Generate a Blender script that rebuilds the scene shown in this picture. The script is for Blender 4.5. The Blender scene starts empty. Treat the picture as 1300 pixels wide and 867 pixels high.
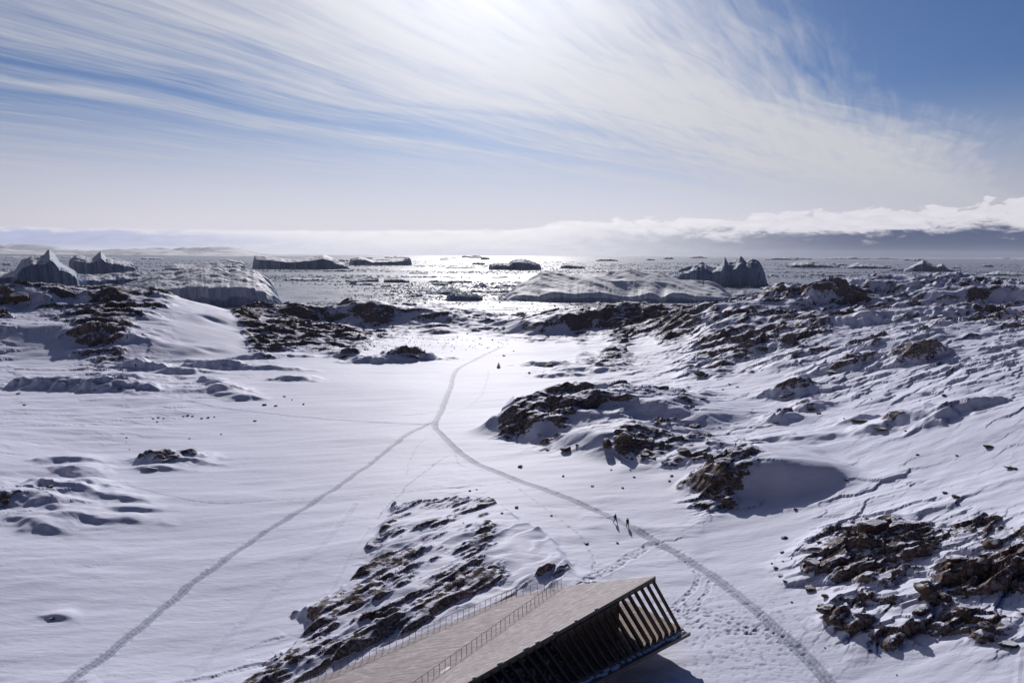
import bpy, math, random, time
import numpy as np
from mathutils import Vector, Matrix
T0 = time.time()
R = math.radians
scene = bpy.context.scene
C = scene.collection

# ------------------------------------------------------------------ camera
CAMZ, PITCH, ROLL, FPX = 82.0, 7.2, 0.25, 867.0
cam_d = bpy.data.cameras.new('camera')
cam_d.sensor_width = 36; cam_d.lens = 24.0
cam_d.clip_start = 0.5; cam_d.clip_end = 120000
cam = bpy.data.objects.new('camera', cam_d); C.objects.link(cam)
cam.matrix_world = (Matrix.Translation((0, 0, CAMZ)) @ Matrix.Rotation(R(90 - PITCH), 4, 'X')
                    @ Matrix.Rotation(R(ROLL), 4, 'Z'))
scene.camera = cam
scene.view_settings.view_transform = 'Standard'
scene.view_settings.look = 'None'
scene.view_settings.gamma = 1.0
scene.view_settings.exposure = -0.42
scene.cycles.volume_bounces = 0
scene.cycles.max_bounces = 6
scene.cycles.diffuse_bounces = 3

# ------------------------------------------------------------------ sun + sky
SUN_EL, SUN_AZ = 26.0, -2.0          # azimuth from +Y, negative = towards -X
sun_dir = Vector((math.sin(R(SUN_AZ)) * math.cos(R(SUN_EL)), math.cos(R(SUN_AZ)) * math.cos(R(SUN_EL)), math.sin(R(SUN_EL))))
sd = bpy.data.lights.new('sun', 'SUN'); sd.energy = 4.4; sd.angle = R(0.6); sd.color = (1.0, 0.955, 0.93)
sun = bpy.data.objects.new('sun', sd); C.objects.link(sun)
sun.rotation_euler = sun_dir.to_track_quat('Z', 'Y').to_euler()
sun.location = sun_dir * 500


class NT:
    """tiny node helper"""
    def __init__(s, tree):
        s.t = tree; s.n = tree.nodes; s.l = tree.links
    def new(s, typ, **kw):
        n = s.n.new(typ)
        for k, v in kw.items():
            setattr(n, k, v)
        return n
    def put(s, sock, v):
        if isinstance(v, bpy.types.NodeSocket): s.l.new(v, sock)
        elif v is not None:
            if hasattr(sock.default_value, '__len__') and not hasattr(v, '__len__'): v = (v,) * len(sock.default_value)
            if hasattr(v, '__len__') and len(sock.default_value) == 4 and len(v) == 3: v = (*v, 1)
            sock.default_value = v
    def m(s, op, a, b=None, c=None, clamp=False):
        n = s.new('ShaderNodeMath', operation=op, use_clamp=clamp)
        s.put(n.inputs[0], a)
        if b is not None: s.put(n.inputs[1], b)
        if c is not None: s.put(n.inputs[2], c)
        return n.outputs[0]
    def ss(s, x, lo, hi):            # smoothstep lo->hi
        n = s.new('ShaderNodeMapRange', interpolation_type='SMOOTHSTEP')
        s.put(n.inputs[0], x); s.put(n.inputs[1], lo); s.put(n.inputs[2], hi); n.inputs[3].default_value = 0; n.inputs[4].default_value = 1
        return n.outputs[0]
    def ramp(s, x, pts, interp='LINEAR'):
        n = s.new('ShaderNodeValToRGB'); e = n.color_ramp.elements; n.color_ramp.interpolation = interp
        while len(e) < len(pts): e.new(0.5)
        for el, (p, c) in zip(e, pts):
            el.position = p; el.color = (*c, 1) if hasattr(c, '__len__') else (c, c, c, 1)
        s.put(n.inputs[0], x); return n.outputs[0]
    def mix(s, f, a, b, typ='RGBA', blend='MIX'):
        n = s.new('ShaderNodeMix', data_type=typ)
        if typ == 'RGBA': n.blend_type = blend; ia, ib, o = 6, 7, 2
        else: ia, ib, o = 2, 3, 0
        s.put(n.inputs[0], f); s.put(n.inputs[ia], a); s.put(n.inputs[ib], b); return n.outputs[o]
    def noise(s, vec, scale, detail=3, rough=0.5, dist=0.0, out=0):
        n = s.new('ShaderNodeTexNoise'); s.put(n.inputs['Vector'], vec)
        n.inputs['Scale'].default_value = scale; n.inputs['Detail'].default_value = detail
        n.inputs['Roughness'].default_value = rough; n.inputs['Distortion'].default_value = dist
        return n.outputs[out]
    def vec(s, x, y, z=0.0):
        n = s.new('ShaderNodeCombineXYZ'); s.put(n.inputs[0], x); s.put(n.inputs[1], y); s.put(n.inputs[2], z); return n.outputs[0]
    def map(s, v, scale=(1, 1, 1), rot=(0, 0, 0), loc=(0, 0, 0)):
        n = s.new('ShaderNodeMapping'); s.put(n.inputs[0], v)
        n.inputs['Scale'].default_value = scale; n.inputs['Rotation'].default_value = rot; n.inputs['Location'].default_value = loc
        return n.outputs[0]


def build_world():
    w = bpy.data.worlds.new('World'); scene.world = w; w.use_nodes = True
    N = NT(w.node_tree); N.n.clear()
    out = N.new('ShaderNodeOutputWorld'); bg = N.new('ShaderNodeBackground')
    sky = N.new('ShaderNodeTexSky', sky_type='NISHITA'); sky.sun_disc = False
    sky.sun_elevation = R(SUN_EL); sky.sun_rotation = R(SUN_AZ); sky.altitude = 100
    sky.air_density = 1.0; sky.dust_density = 0.6; sky.ozone_density = 2.0
    tc = N.new('ShaderNodeTexCoord'); d = tc.outputs['Generated']
    sp = N.new('ShaderNodeSeparateXYZ'); N.put(sp.inputs[0], d); x, y, z = sp.outputs
    zc = N.m('MAXIMUM', z, 0.02)
    X = N.m('DIVIDE', x, zc); Y = N.m('DIVIDE', y, zc)
    dt0 = N.new('ShaderNodeVectorMath', operation='DOT_PRODUCT'); N.put(dt0.inputs[0], d); dt0.inputs[1].default_value = tuple(sun_dir); mu_early = dt0.outputs['Value']
    # cirrus streaks: s across, l along
    s0 = N.m('SUBTRACT', N.m('MULTIPLY', X, 0.76), N.m('MULTIPLY', Y, 0.65))
    l0 = N.m('ADD', N.m('MULTIPLY', X, 0.65), N.m('MULTIPLY', Y, 0.76))
    wob = N.noise(N.vec(X, Y, 3.0), 0.35, 3, 0.5)
    s = N.m('ADD', s0, N.m('MULTIPLY', N.m('SUBTRACT', wob, 0.5), 1.3))
    cov = N.ramp(N.m('DIVIDE', N.m('ADD', s, 9.0), 9.0), [
        (0.0, 0.34), (0.30, 0.38), (0.42, 0.34), (0.475, 0.54), (0.515, 0.28), (0.575, 0.52), (0.635, 0.58), (0.70, 0.72), (0.79, 0.80), (0.835, 0.60), (0.885, 0.34), (0.96, 0.05)])
    n1 = N.noise(N.vec(N.m('MULTIPLY', s, 2.4), N.m('MULTIPLY', l0, 0.16), 0.0), 1.5, 8, 0.60, 0.45)
    n2 = N.noise(N.vec(N.m('MULTIPLY', s, 1.0), N.m('MULTIPLY', l0, 0.7), 7.0), 1.4, 6, 0.6, 0.3)
    n3 = N.noise(N.vec(N.m('MULTIPLY', N.m('ADD', s0, N.m('MULTIPLY', l0, 0.22)), 5.0), N.m('MULTIPLY', l0, 0.5), 17.0), 2.4, 6, 0.60, 0.5)
    nn = N.m('ADD', N.m('ADD', N.m('MULTIPLY', n1, 0.48), N.m('MULTIPLY', n2, 0.20)), N.m('MULTIPLY', n3, 0.32))
    cir = N.ss(N.m('ADD', N.m('MULTIPLY', N.m('SUBTRACT', nn, 0.5), 1.3), N.m('ADD', cov, 0.5)), 0.70, 1.36)
    cir = N.m('MULTIPLY', cir, N.ss(z, 0.03, 0.12))
    # angle to the sun
    dt = N.new('ShaderNodeVectorMath', operation='DOT_PRODUCT'); N.put(dt.inputs[0], d); dt.inputs[1].default_value = tuple(sun_dir)
    mu = dt.outputs['Value']; mc = N.m('MAXIMUM', mu, 0.0)
    fwd = N.m('POWER', mc, 14.0); fwd2 = N.m('POWER', mc, 70.0)
    cb = N.m('ADD', N.m('ADD', 6.8, N.m('MULTIPLY', fwd, 2.6)), N.m('MULTIPLY', fwd2, 5.0))
    ccol = N.new('ShaderNodeVectorMath', operation='SCALE'); ccol.inputs[0].default_value = (0.99, 1.0, 1.08); N.put(ccol.inputs['Scale'], cb)
    # clear sky: deeper blue away from the sun, as photographed
    skyc = N.mix(1.0, sky.outputs[0], N.mix(N.ss(mu_early, 0.2, 0.75), (0.36, 0.62, 1.35), (0.54, 0.75, 1.18)), blend='MULTIPLY')
    hs = N.new('ShaderNodeHueSaturation'); hs.inputs['Saturation'].default_value = 1.0; hs.inputs['Value'].default_value = 0.62; N.put(hs.inputs['Color'], skyc)
    glow = N.new('ShaderNodeVectorMath', operation='SCALE'); glow.inputs[0].default_value = (1.0, 0.99, 1.0); N.put(glow.inputs['Scale'], N.m('ADD', N.m('MULTIPLY', fwd2, 3.0), N.m('MULTIPLY', fwd, 0.2)))
    far = N.ss(mu, 0.25, 0.78)
    dk = N.new('ShaderNodeVectorMath', operation='SCALE'); N.put(dk.inputs[0], hs.outputs[0]); N.put(dk.inputs['Scale'], N.m('ADD', 0.14, N.m('MULTIPLY', far, 0.70)))
    base = N.mix(1.0, dk.outputs[0], glow.outputs[0], blend='ADD')
    # low haze, faint pink
    az = N.m('ARCTAN2', x, y); el = N.m('MULTIPLY', N.m('ARCSINE', z), 57.2958)
    azd = N.m('MULTIPLY', az, 57.2958)
    hz = N.m('SUBTRACT', 1.0, N.ss(el, 1.0, 13.0))
    side = N.m('SUBTRACT', 1.0, N.m('MULTIPLY', N.ss(N.m('ABSOLUTE', N.m('ADD', azd, 6.0)), 15.0, 60.0), 0.40))
    hcol = N.new('ShaderNodeVectorMath', operation='SCALE'); hcol.inputs[0].default_value = (9.1, 8.7, 9.7); N.put(hcol.inputs['Scale'], side)
    back_ = N.m('SUBTRACT', 1.0, N.m('MULTIPLY', N.ss(N.m('ABSOLUTE', azd), 45.0, 100.0), 0.75))
    base = N.mix(N.m('MULTIPLY', N.m('MULTIPLY', hz, 0.85), back_), base, hcol.outputs[0])
    col = N.mix(cir, base, ccol.outputs[0])
    # low cloud bank
    top = N.m('ADD', N.ramp(N.m('DIVIDE', N.m('ADD', azd, 45.0), 90.0), [(0.0, 0.40), (0.30, 0.44), (0.50, 0.50), (0.56, 0.66), (0.70, 0.72), (0.88, 0.83), (1.0, 0.82)]), 0.0)
    top = N.m('MULTIPLY', top, 4.4)
    puff = N.noise(N.vec(N.m('MULTIPLY', azd, 0.42), N.m('MULTIPLY', el, 1.1), 0.0), 1.0, 9, 0.62, 0.5)
    puff2 = N.noise(N.vec(N.m('MULTIPLY', azd, 0.55), N.m('MULTIPLY', el, 2.4), 5.0), 1.0, 6, 0.6, 0.3)
    amp = N.ss(azd, -8.0, 18.0)
    dp = N.m('SUBTRACT', N.m('ADD', top, N.m('MULTIPLY', N.m('SUBTRACT', puff, 0.5), N.m('ADD', 0.35, N.m('MULTIPLY', amp, 3.0)))), el)
    bank = N.m('MULTIPLY', N.ss(dp, 0.0, 0.22), N.m('SUBTRACT', 1.0, N.ss(N.m('ABSOLUTE', azd), 70.0, 110.0)))
    right = N.ss(azd, -2.0, 30.0)
    lf_ = N.m('SUBTRACT', 1.0, N.ss(azd, -30.0, -6.0))
    und = N.ss(N.m('ADD', N.m('ADD', dp, N.m('MULTIPLY', lf_, 0.35)), N.m('MULTIPLY', N.m('SUBTRACT', puff2, 0.5), 1.6)), N.m('ADD', 0.35, N.m('MULTIPLY', right, 0.85)), N.m('SUBTRACT', N.m('ADD', 1.7, N.m('MULTIPLY', right, 0.5)), N.m('MULTIPLY', lf_, 0.8)))
    left = N.m('SUBTRACT', 1.0, N.ss(azd, -35.0, -8.0))
    lit = N.mix(right, (10.6, 10.4, 11.0), (8.6, 8.4, 9.2))
    lit = N.mix(left, lit, (8.9, 8.8, 9.9))
    shd = N.mix(right, (9.6, 9.6, 10.4), (0.95, 1.25, 2.40))
    shd = N.mix(left, shd, (5.4, 5.8, 8.2))
    bcol = N.mix(N.m('MULTIPLY', und, 1.0), lit, shd)
    mott = N.m('ADD', 0.80, N.m('MULTIPLY', puff2, 0.40))
    bs = N.new('ShaderNodeVectorMath', operation='SCALE'); N.put(bs.inputs[0], bcol); N.put(bs.inputs['Scale'], mott)
    col = N.mix(bank, col, bs.outputs[0])
    # bright strip on the very horizon to the left
    strip = N.m('MULTIPLY', N.m('SUBTRACT', 1.0, N.ss(el, 0.15, 0.75)), N.m('SUBTRACT', 1.0, N.ss(azd, -5.0, 12.0)))
    col = N.mix(N.m('MULTIPLY', strip, 0.7), col, (8.8, 8.8, 9.8))
    N.put(bg.inputs[0], col); bg.inputs[1].default_value = 0.113
    N.l.new(bg.outputs[0], out.inputs[0])
build_world()

# ------------------------------------------------------------------ numpy noise
def _hash(ix, iy, seed):
    h = (ix.astype(np.int64) * 374761393 + iy.astype(np.int64) * 668265263 + seed * 1442695041) & 0xFFFFFFFF
    h = ((h ^ (h >> 13)) * 1274126177) & 0xFFFFFFFF
    h = ((h ^ (h >> 16)) * 2246822519) & 0xFFFFFFFF
    return (h ^ (h >> 15)) & 0xFFFFFFFF
_ang = np.arange(256) / 256 * 2 * np.pi
_gx, _gy = np.cos(_ang).astype(np.float32), np.sin(_ang).astype(np.float32)
def perlin(x, y, seed=0):
    ix = np.floor(x); iy = np.floor(y)
    fx = (x - ix).astype(np.float32); fy = (y - iy).astype(np.float32)
    ix = ix.astype(np.int64); iy = iy.astype(np.int64)
    u = fx * fx * fx * (fx * (fx * 6 - 15) + 10); v = fy * fy * fy * (fy * (fy * 6 - 15) + 10)
    def g(dx, dy):
        h = _hash(ix + dx, iy + dy, seed) & 255
        return _gx[h] * (fx - dx) + _gy[h] * (fy - dy)
    a = g(0, 0); b = g(1, 0); c = g(0, 1); d = g(1, 1)
    a += u * (b - a); c += u * (d - c)
    return (a + v * (c - a)) * 1.5
def fbm(x, y, lam, octs, seed, gain=0.5, sp=None, ridged=False):
    """lam = longest wavelength; sp = local grid spacing (fades octaves that are too fine)"""
    r = np.zeros_like(x, dtype=np.float32); a = 1.0
    for k in range(octs):
        n = perlin(x / lam + 13.7 * k, y / lam - 7.3 * k, seed + k * 17)
        if ridged: n = 1 - 2 * np.abs(n)
        if sp is not None:
            n = n * np.clip((lam / sp - 2.0) / 3.0, 0, 1)
        r += a * n; a *= gain; lam *= 0.5
    return r
def sstep(x, a, b):
    t = np.clip((x - a) / (b - a), 0, 1); return t * t * (3 - 2 * t)

# ------------------------------------------------------------------ photo pixel -> world
cp, sp_ = math.cos(R(PITCH)), math.sin(R(PITCH))
def ray(px, py):
    a = px - 650.0; b = 433.5 - py
    cr, sr = math.cos(R(ROLL)), math.sin(R(ROLL))
    dx = (a * cr - b * sr) / FPX; dy = (a * sr + b * cr) / FPX
    return np.array([dx, cp + dy * sp_, -sp_ + dy * cp])
def at_z(px, py, z):
    d = ray(px, py); t = (z - CAMZ) / d[2]; return np.array([d[0] * t, d[1] * t, z])
def at_y(px, py, Y):
    d = ray(px, py); t = Y / d[1]; return np.array([d[0] * t, Y, CAMZ + d[2] * t])

# ------------------------------------------------------------------ terrain: large form
ctrl = []
for px, py, z in [
    (-250, 860, 31), (20, 865, 30.5), (100, 860, 30.3), (250, 860, 30.2), (1050, 862, 31), (1180, 862, 32.5), (1330, 870, 36), (1500, 860, 38),
    (300, 760, 30.2), (150, 700, 30.5), (0, 720, 31.5), (-200, 700, 34), (450, 600, 30.2), (600, 600, 30.6), (800, 640, 31), (900, 715, 31), (950, 800, 31), (850, 850, 30.8),
    (550, 540, 29.6), (300, 560, 30), (100, 560, 31.5), (0, 600, 33), (-150, 580, 36),
    (560, 480, 28.2), (400, 500, 29), (250, 480, 30), (120, 500, 31), (0, 500, 31.5), (-200, 480, 33), (650, 440, 26.8), (500, 432, 26.3), (600, 420, 25.2), (780, 434, 28), (700, 428, 26),
    (400, 445, 27.3), (730, 480, 29), (640, 500, 29), (580, 640, 31.4),
    # foreground outcrop
    (560, 700, 32.9), (500, 780, 32.5), (450, 840, 32.2), (640, 720, 32.6), (700, 735, 32), (610, 660, 32.2), (740, 700, 31.2), (560, 790, 32.6), (560, 860, 32.2), (380, 860, 32.5),
    # right slope
    (1000, 730, 31.8), (1060, 800, 32.4), (1200, 800, 35), (1290, 760, 37), (1150, 690, 36.5), (1290, 690, 39.5), (1050, 650, 33.6), (1200, 640, 39), (1290, 600, 42), (1100, 590, 37), (1450, 650, 45),
    (950, 540, 34), (1000, 500, 37), (1120, 520, 40), (1250, 520, 46), (1400, 520, 50), (900, 470, 32.5), (850, 448, 30.5), (950, 450, 37.5), (1000, 430, 43), (1100, 440, 47.5), (1200, 430, 52), (1290, 430, 54), (1450, 430, 58),
    (860, 560, 33.5), (800, 500, 31), (740, 540, 31.5),
    # left hill foot
    (0, 457, 30.5), (-150, 460, 31), (120, 454, 30), (230, 450, 29.2), (330, 440, 28.3)]:
    ctrl.append(at_z(px, py, z))
for px, py, Y in [
    (60, 413, 378), (0, 413, 378), (-150, 415, 372), (150, 415, 376), (240, 425, 385), (120, 392, 420), (0, 392, 420), (0, 376, 450), (-150, 378, 450), (120, 368, 450), (70, 370, 455), (190, 384, 440), (280, 408, 440), (340, 416, 450), (-400, 370, 440),
    (900, 412, 400), (960, 388, 430), (1050, 369, 480), (1100, 358, 530), (1160, 352, 570), (1230, 354, 570), (1300, 360, 540), (1500, 360, 520), (1120, 385, 470), (1250, 390, 470), (870, 428, 400), (1030, 400, 410)]:
    ctrl.append(at_y(px, py, Y))
for X, Y, Z in [(-420, 640, 8), (-250, 600, 12), (-120, 600, 12), (0, 600, 10), (100, 590, 10), (200, 600, 20), (330, 720, 18), (450, 740, 10), (650, 700, 8), (-600, 600, 8),
                (-420, 780, -15), (-200, 720, -15), (0, 700, -15), (200, 740, -15), (330, 860, -15), (450, 900, -15), (700, 900, -15), (-700, 800, -15),
                (-1000, 500, 0), (1000, 500, 10), (-120, 30, 33), (120, 30, 34), (0, 20, 31), (-400, 100, 45), (400, 100, 55), (-700, 200, 40), (800, 200, 55), (0, 1050, -25), (700, 1100, -25), (-700, 1100, -25)]:
    ctrl.append(np.array([X, Y, Z], float))
ctrl = np.array(ctrl)
def _k(d2):   # biharmonic-like kernel in metres
    return np.sqrt(d2 + 12.0 ** 2)
_P = ctrl[:, :2]; _n = len(_P)
_A = np.zeros((_n + 3, _n + 3)); _A[:_n, :_n] = _k(((_P[:, None] - _P[None]) ** 2).sum(-1)) - np.eye(_n) * 2.0
_A[:_n, _n] = 1; _A[:_n, _n + 1:] = _P / 100; _A[_n, :_n] = 1; _A[_n + 1:, :_n] = _P.T / 100
_W = np.linalg.solve(_A, np.concatenate([ctrl[:, 2], [0, 0, 0]]))
def base0(x, y):
    r = _W[_n] + _W[_n + 1] * x / 100 + _W[_n + 2] * y / 100
    for i in range(_n):
        r = r + _W[i] * np.sqrt((x - _P[i, 0]) ** 2 + (y - _P[i, 1]) ** 2 + 144.0)
    return r

# sampling grid: rows in y, columns in u = x / y (finest where the land is near)
NR = 1080
ys = np.concatenate([np.linspace(22, 60, 30, endpoint=False), np.exp(np.linspace(math.log(60), math.log(1000), NR))])
uc = np.arange(-0.80, 0.8001, 0.00165)
us = np.concatenate([-0.80 - np.geomspace(0.004, 1.4, 50)[::-1], uc, 0.80 + np.geomspace(0.004, 1.4, 50)])
NY, NU = len(ys), len(us)
Yg = np.repeat(ys[:, None], NU, 1); Xg = Yg * us[None]
# large form on a coarse sub-grid, then bilinear
ci = np.unique(np.concatenate([np.arange(0, NY, 6), [NY - 1]])); cj = np.unique(np.concatenate([np.arange(0, NU, 6), [NU - 1]]))
zc = base0(Xg[np.ix_(ci, cj)], Yg[np.ix_(ci, cj)])
t = np.array([np.interp(np.arange(NU), cj, row) for row in zc])
Z0 = np.empty((NY, NU))
fi = np.interp(np.arange(NY), ci, np.arange(len(ci))); i0 = np.clip(fi.astype(int), 0, len(ci) - 2); w_ = (fi - i0)[:, None]
Z0 = t[i0] * (1 - w_) + t[i0 + 1] * w_

def gsample(Z, x, y):
    u = x / y
    fi = np.interp(y, ys, np.arange(NY)); fj = np.interp(u, us, np.arange(NU))
    i = np.clip(fi.astype(int), 0, NY - 2); j = np.clip(fj.astype(int), 0, NU - 2)
    a = fi - i; b = fj - j
    return (Z[i, j] * (1 - a) * (1 - b) + Z[i + 1, j] * a * (1 - b) + Z[i, j + 1] * (1 - a) * b + Z[i + 1, j + 1] * a * b)
_yy = np.exp(np.linspace(math.log(50), math.log(990), 3000))
def hit(px, py, Z=None):
    """first point of the land on the line of sight"""
    Z = Z0 if Z is None else Z
    d = ray(px, py); t = _yy / d[1]
    x = d[0] * t; zr = CAMZ + d[2] * t
    zt = gsample(Z, x, _yy); k = np.nonzero(zr <= zt)[0]
    if len(k) == 0: return None
    k = k[0]; return np.array([x[k], _yy[k], float(zt[k])])

Xf, Yf = Xg.astype(np.float32), Yg.astype(np.float32)
SP = (Yf * 0.0030)
WX = fbm(Xf, Yf, 40, 4, 5) ; WY = fbm(Xf, Yf, 40, 4, 77)      # domain warps
wx_f = fbm(Xf, Yf, 7, 3, 305); wy_f = fbm(Xf, Yf, 7, 3, 377)

def seg_dist(P, pad, X=None, Y=None):
    """distance, parameter (index along) and side of polyline P, computed only near it"""
    X = Xf if X is None else X; Y = Yf if Y is None else Y
    D = np.full(X.shape, 1e9, np.float32); S = np.zeros_like(D); SD = np.zeros_like(D)
    P = np.asarray(P, float)
    for i in range(len(P) - 1):
        a, b = P[i, :2], P[i + 1, :2]
        r0 = max(0, np.searchsorted(ys, min(a[1], b[1]) - pad) - 1); r1 = min(NY, np.searchsorted(ys, max(a[1], b[1]) + pad) + 1)
        if r1 <= r0: continue
        ua = [(min(a[0], b[0]) - pad) / y for y in (max(5, min(a[1], b[1]) - pad), max(a[1], b[1]) + pad)]
        ub = [(max(a[0], b[0]) + pad) / y for y in (max(5, min(a[1], b[1]) - pad), max(a[1], b[1]) + pad)]
        c0 = max(0, np.searchsorted(us, min(ua)) - 1); c1 = min(NU, np.searchsorted(us, max(ub)) + 1)
        if c1 <= c0: continue
        x = X[r0:r1, c0:c1]; y = Y[r0:r1, c0:c1]
        v = b - a; L2 = (v ** 2).sum() + 1e-9
        tt = np.clip(((x - a[0]) * v[0] + (y - a[1]) * v[1]) / L2, 0, 1)
        dx = x - a[0] - tt * v[0]; dy = y - a[1] - tt * v[1]
        dd = np.sqrt(dx * dx + dy * dy); m = dd < D[r0:r1, c0:c1]
        D[r0:r1, c0:c1][m] = dd[m]; S[r0:r1, c0:c1][m] = (i + tt)[m]
        SD[r0:r1, c0:c1][m] = np.sign(v[0] * dy - v[1] * dx)[m]
    return D, S, SD

def ridge(Z, crest, wf, wb, warp=3.0, p=1.6):
    """raise the land to a crest line seen at pixels (px,py,Y); wf / wb widths towards / away from the camera"""
    P = np.array([at_y(*c) for c in crest]); pad = max(wf, wb) * 1.9 + 6
    Xw = Xf + WX * warp; Yw = Yf + WY * warp
    D, S, SD = seg_dist(P, pad, Xw, Yw)
    zc = np.interp(S, np.arange(len(P)), P[:, 2]).astype(np.float32)
    # how far behind the crest, as a cosine: -1 in front ... +1 behind
    dirs = np.diff(P[:, :2], axis=0); nrm = np.stack([-dirs[:, 1], dirs[:, 0]], 1) / np.linalg.norm(dirs, axis=1)[:, None]
    k_ = np.clip(S.astype(int), 0, len(P) - 2); fr_ = np.clip(S - k_, 0, 1)
    qx = P[k_, 0] + dirs[k_, 0] * fr_; qy = P[k_, 1] + dirs[k_, 1] * fr_
    cs = ((Xw - qx) * nrm[k_, 0] + (Yw - qy) * nrm[k_, 1]) / np.maximum(D, 1e-3)
    if P[-1, 0] < P[0, 0]: cs = -cs
    w = wf + (wb - wf) * sstep(cs, 0.0, 1.0) * sstep(D, 0, 0.35 * wf)
    f = np.exp(-np.abs(D / w * 1.15) ** p)
    # fade out past either end of the crest
    u0 = dirs[0] / np.linalg.norm(dirs[0]); u1 = dirs[-1] / np.linalg.norm(dirs[-1])
    la = np.maximum(np.maximum(-((Xw - P[0, 0]) * u0[0] + (Yw - P[0, 1]) * u0[1]), (Xw - P[-1, 0]) * u1[0] + (Yw - P[-1, 1]) * u1[1]), 0)
    f = f * np.exp(-(la / (wf * 1.5)) ** 2)
    return np.where(D < 1e8, Z + np.maximum(zc - Z, 0) * f, Z)
Z1 = Z0.astype(np.float32)
Z1 = ridge(Z1, [(290, 402, 520), (330, 387, 530), (375, 391, 535), (400, 394, 540), (440, 384, 545), (480, 386, 545), (520, 394, 540), (560, 397, 535), (600, 403, 530), (640, 407, 525), (690, 414, 515), (730, 421, 505)], 25, 60, 5, 1.9)
Z1 = ridge(Z1, [(520, 391, 560), (560, 388, 565), (600, 394, 560), (625, 403, 550)], 18, 50, 5, 1.9)
Z1 = ridge(Z1, [(690, 408, 488), (720, 398, 495), (760, 391, 505), (805, 388, 510), (850, 393, 505), (885, 400, 495), (910, 412, 480)], 19, 60, 4, 2.4)
# left hill: shaded lips
Z1 = ridge(Z1, [(-90, 410, 372), (0, 410, 372), (60, 411, 372), (130, 417, 370), (185, 425, 370), (235, 438, 366)], 15, 60, 4, 2.5)
Z1 = ridge(Z1, [(80, 371, 445), (120, 367, 448), (160, 372, 446), (200, 383, 440), (240, 398, 432)], 15, 60, 4, 2.0)
Z1 = ridge(Z1, [(-40, 374, 430), (20, 366, 432), (60, 372, 430)], 12, 50, 3, 2.0)
# right hill: shaded lips below the crest
Z1 = ridge(Z1, [(930, 398, 412), (965, 386, 428), (1010, 377, 445), (1060, 373, 452), (1100, 384, 440)], 13, 50, 4, 2.0)
Z1 = ridge(Z1, [(1085, 362, 520), (1140, 351, 560), (1190, 352, 560), (1230, 358, 545)], 14, 60, 4, 2.0)
Z1 = ridge(Z1, [(1190, 372, 470), (1240, 364, 480), (1330, 366, 470)], 12, 50, 4, 2.0)
Z1 = ridge(Z1, [(990, 420, 350), (1040, 414, 355), (1080, 420, 350)], 9, 30, 3, 2.0)
Z1 = ridge(Z1, [(1100, 396, 410), (1150, 390, 415), (1200, 396, 410)], 9, 30, 3, 2.0)
Z1 = ridge(Z1, [(1190, 520, 215), (1215, 517, 216), (1245, 522, 215)], 5, 22, 1.5, 2.0)
# rocky dome by the main trail (A) and its right extension
Z1 = ridge(Z1, [(614, 541, 207), (634, 525, 204), (655, 512, 204), (700, 506, 204), (750, 502, 203), (800, 503, 202), (850, 511, 199), (885, 522, 195)], 10.0, 40, 1.5, 2.6)
Z1 = ridge(Z1, [(690, 528, 191), (730, 520, 193), (775, 524, 192)], 7, 14, 1.0, 2.4)
Z1 = ridge(Z1, [(770, 545, 176), (810, 540, 178), (840, 548, 178), (880, 560, 172)], 9, 18, 1.5, 2.2)
Z1 = ridge(Z1, [(872, 604, 150), (895, 594, 147), (925, 585, 143.5), (985, 579, 142), (1040, 582, 143), (1078, 590, 147)], 7.0, 26, 1.0, 2.8)
Z1 = ridge(Z1, [(1075, 640, 129), (1110, 630, 132), (1180, 628, 133)], 4, 16, 1.0, 2.2)
# scarp on the far right of the near slope
Z1 = ridge(Z1, [(1168, 745, 103), (1205, 762, 100), (1240, 790, 96), (1290, 815, 93), (1340, 830, 92)], 4.0, 18, 1.2, 2.4)
Z1 = ridge(Z1, [(1130, 812, 93), (1170, 795, 95), (1210, 800, 95)], 3.6, 8, 1.0, 2.2)
Z1 = ridge(Z1, [(1185, 664, 122), (1230, 658, 124), (1275, 668, 122)], 4.0, 14, 1.0, 2.2)

# foreground outcrop: a slab with a sharp left lip
def plateau(Z, poly, h, w, warp, base):
    P = np.array([at_z(a, b, z) for a, b, z in poly]); P = np.vstack([P, P[:1]])
    Xw = Xf + wx_f * warp; Yw = Yf + wy_f * warp
    D, S, SD = seg_dist(P, w * 3 + 4, Xw, Yw)
    inside = np.zeros(Xf.shape, bool)
    for i in range(len(P) - 1):
        x0, y0 = P[i, :2]; x1, y1 = P[i + 1, :2]
        c = (y0 > Yw) != (y1 > Yw)
        with np.errstate(divide='ignore', invalid='ignore'):
            xi = (x1 - x0) * (Yw - y0) / (y1 - y0 if y1 != y0 else 1e-9) + x0
        inside ^= c & (Xw < xi)
    sdv = np.where(inside, D, -D)
    return Z + h * sstep(sdv, -w * 0.25, w), sdv
polyD = [(500, 645, 31), (480, 690, 31), (478, 720, 31), (440, 745, 31), (375, 783, 31), (400, 800, 31), (345, 850, 31), (300, 880, 31), (250, 930, 31), (620, 930, 31), (760, 760, 31), (700, 690, 31), (620, 640, 31), (560, 638, 31)]
Z1, sdD = plateau(Z1, polyD, 0.9, 1.6, 1.2, 31)
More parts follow.
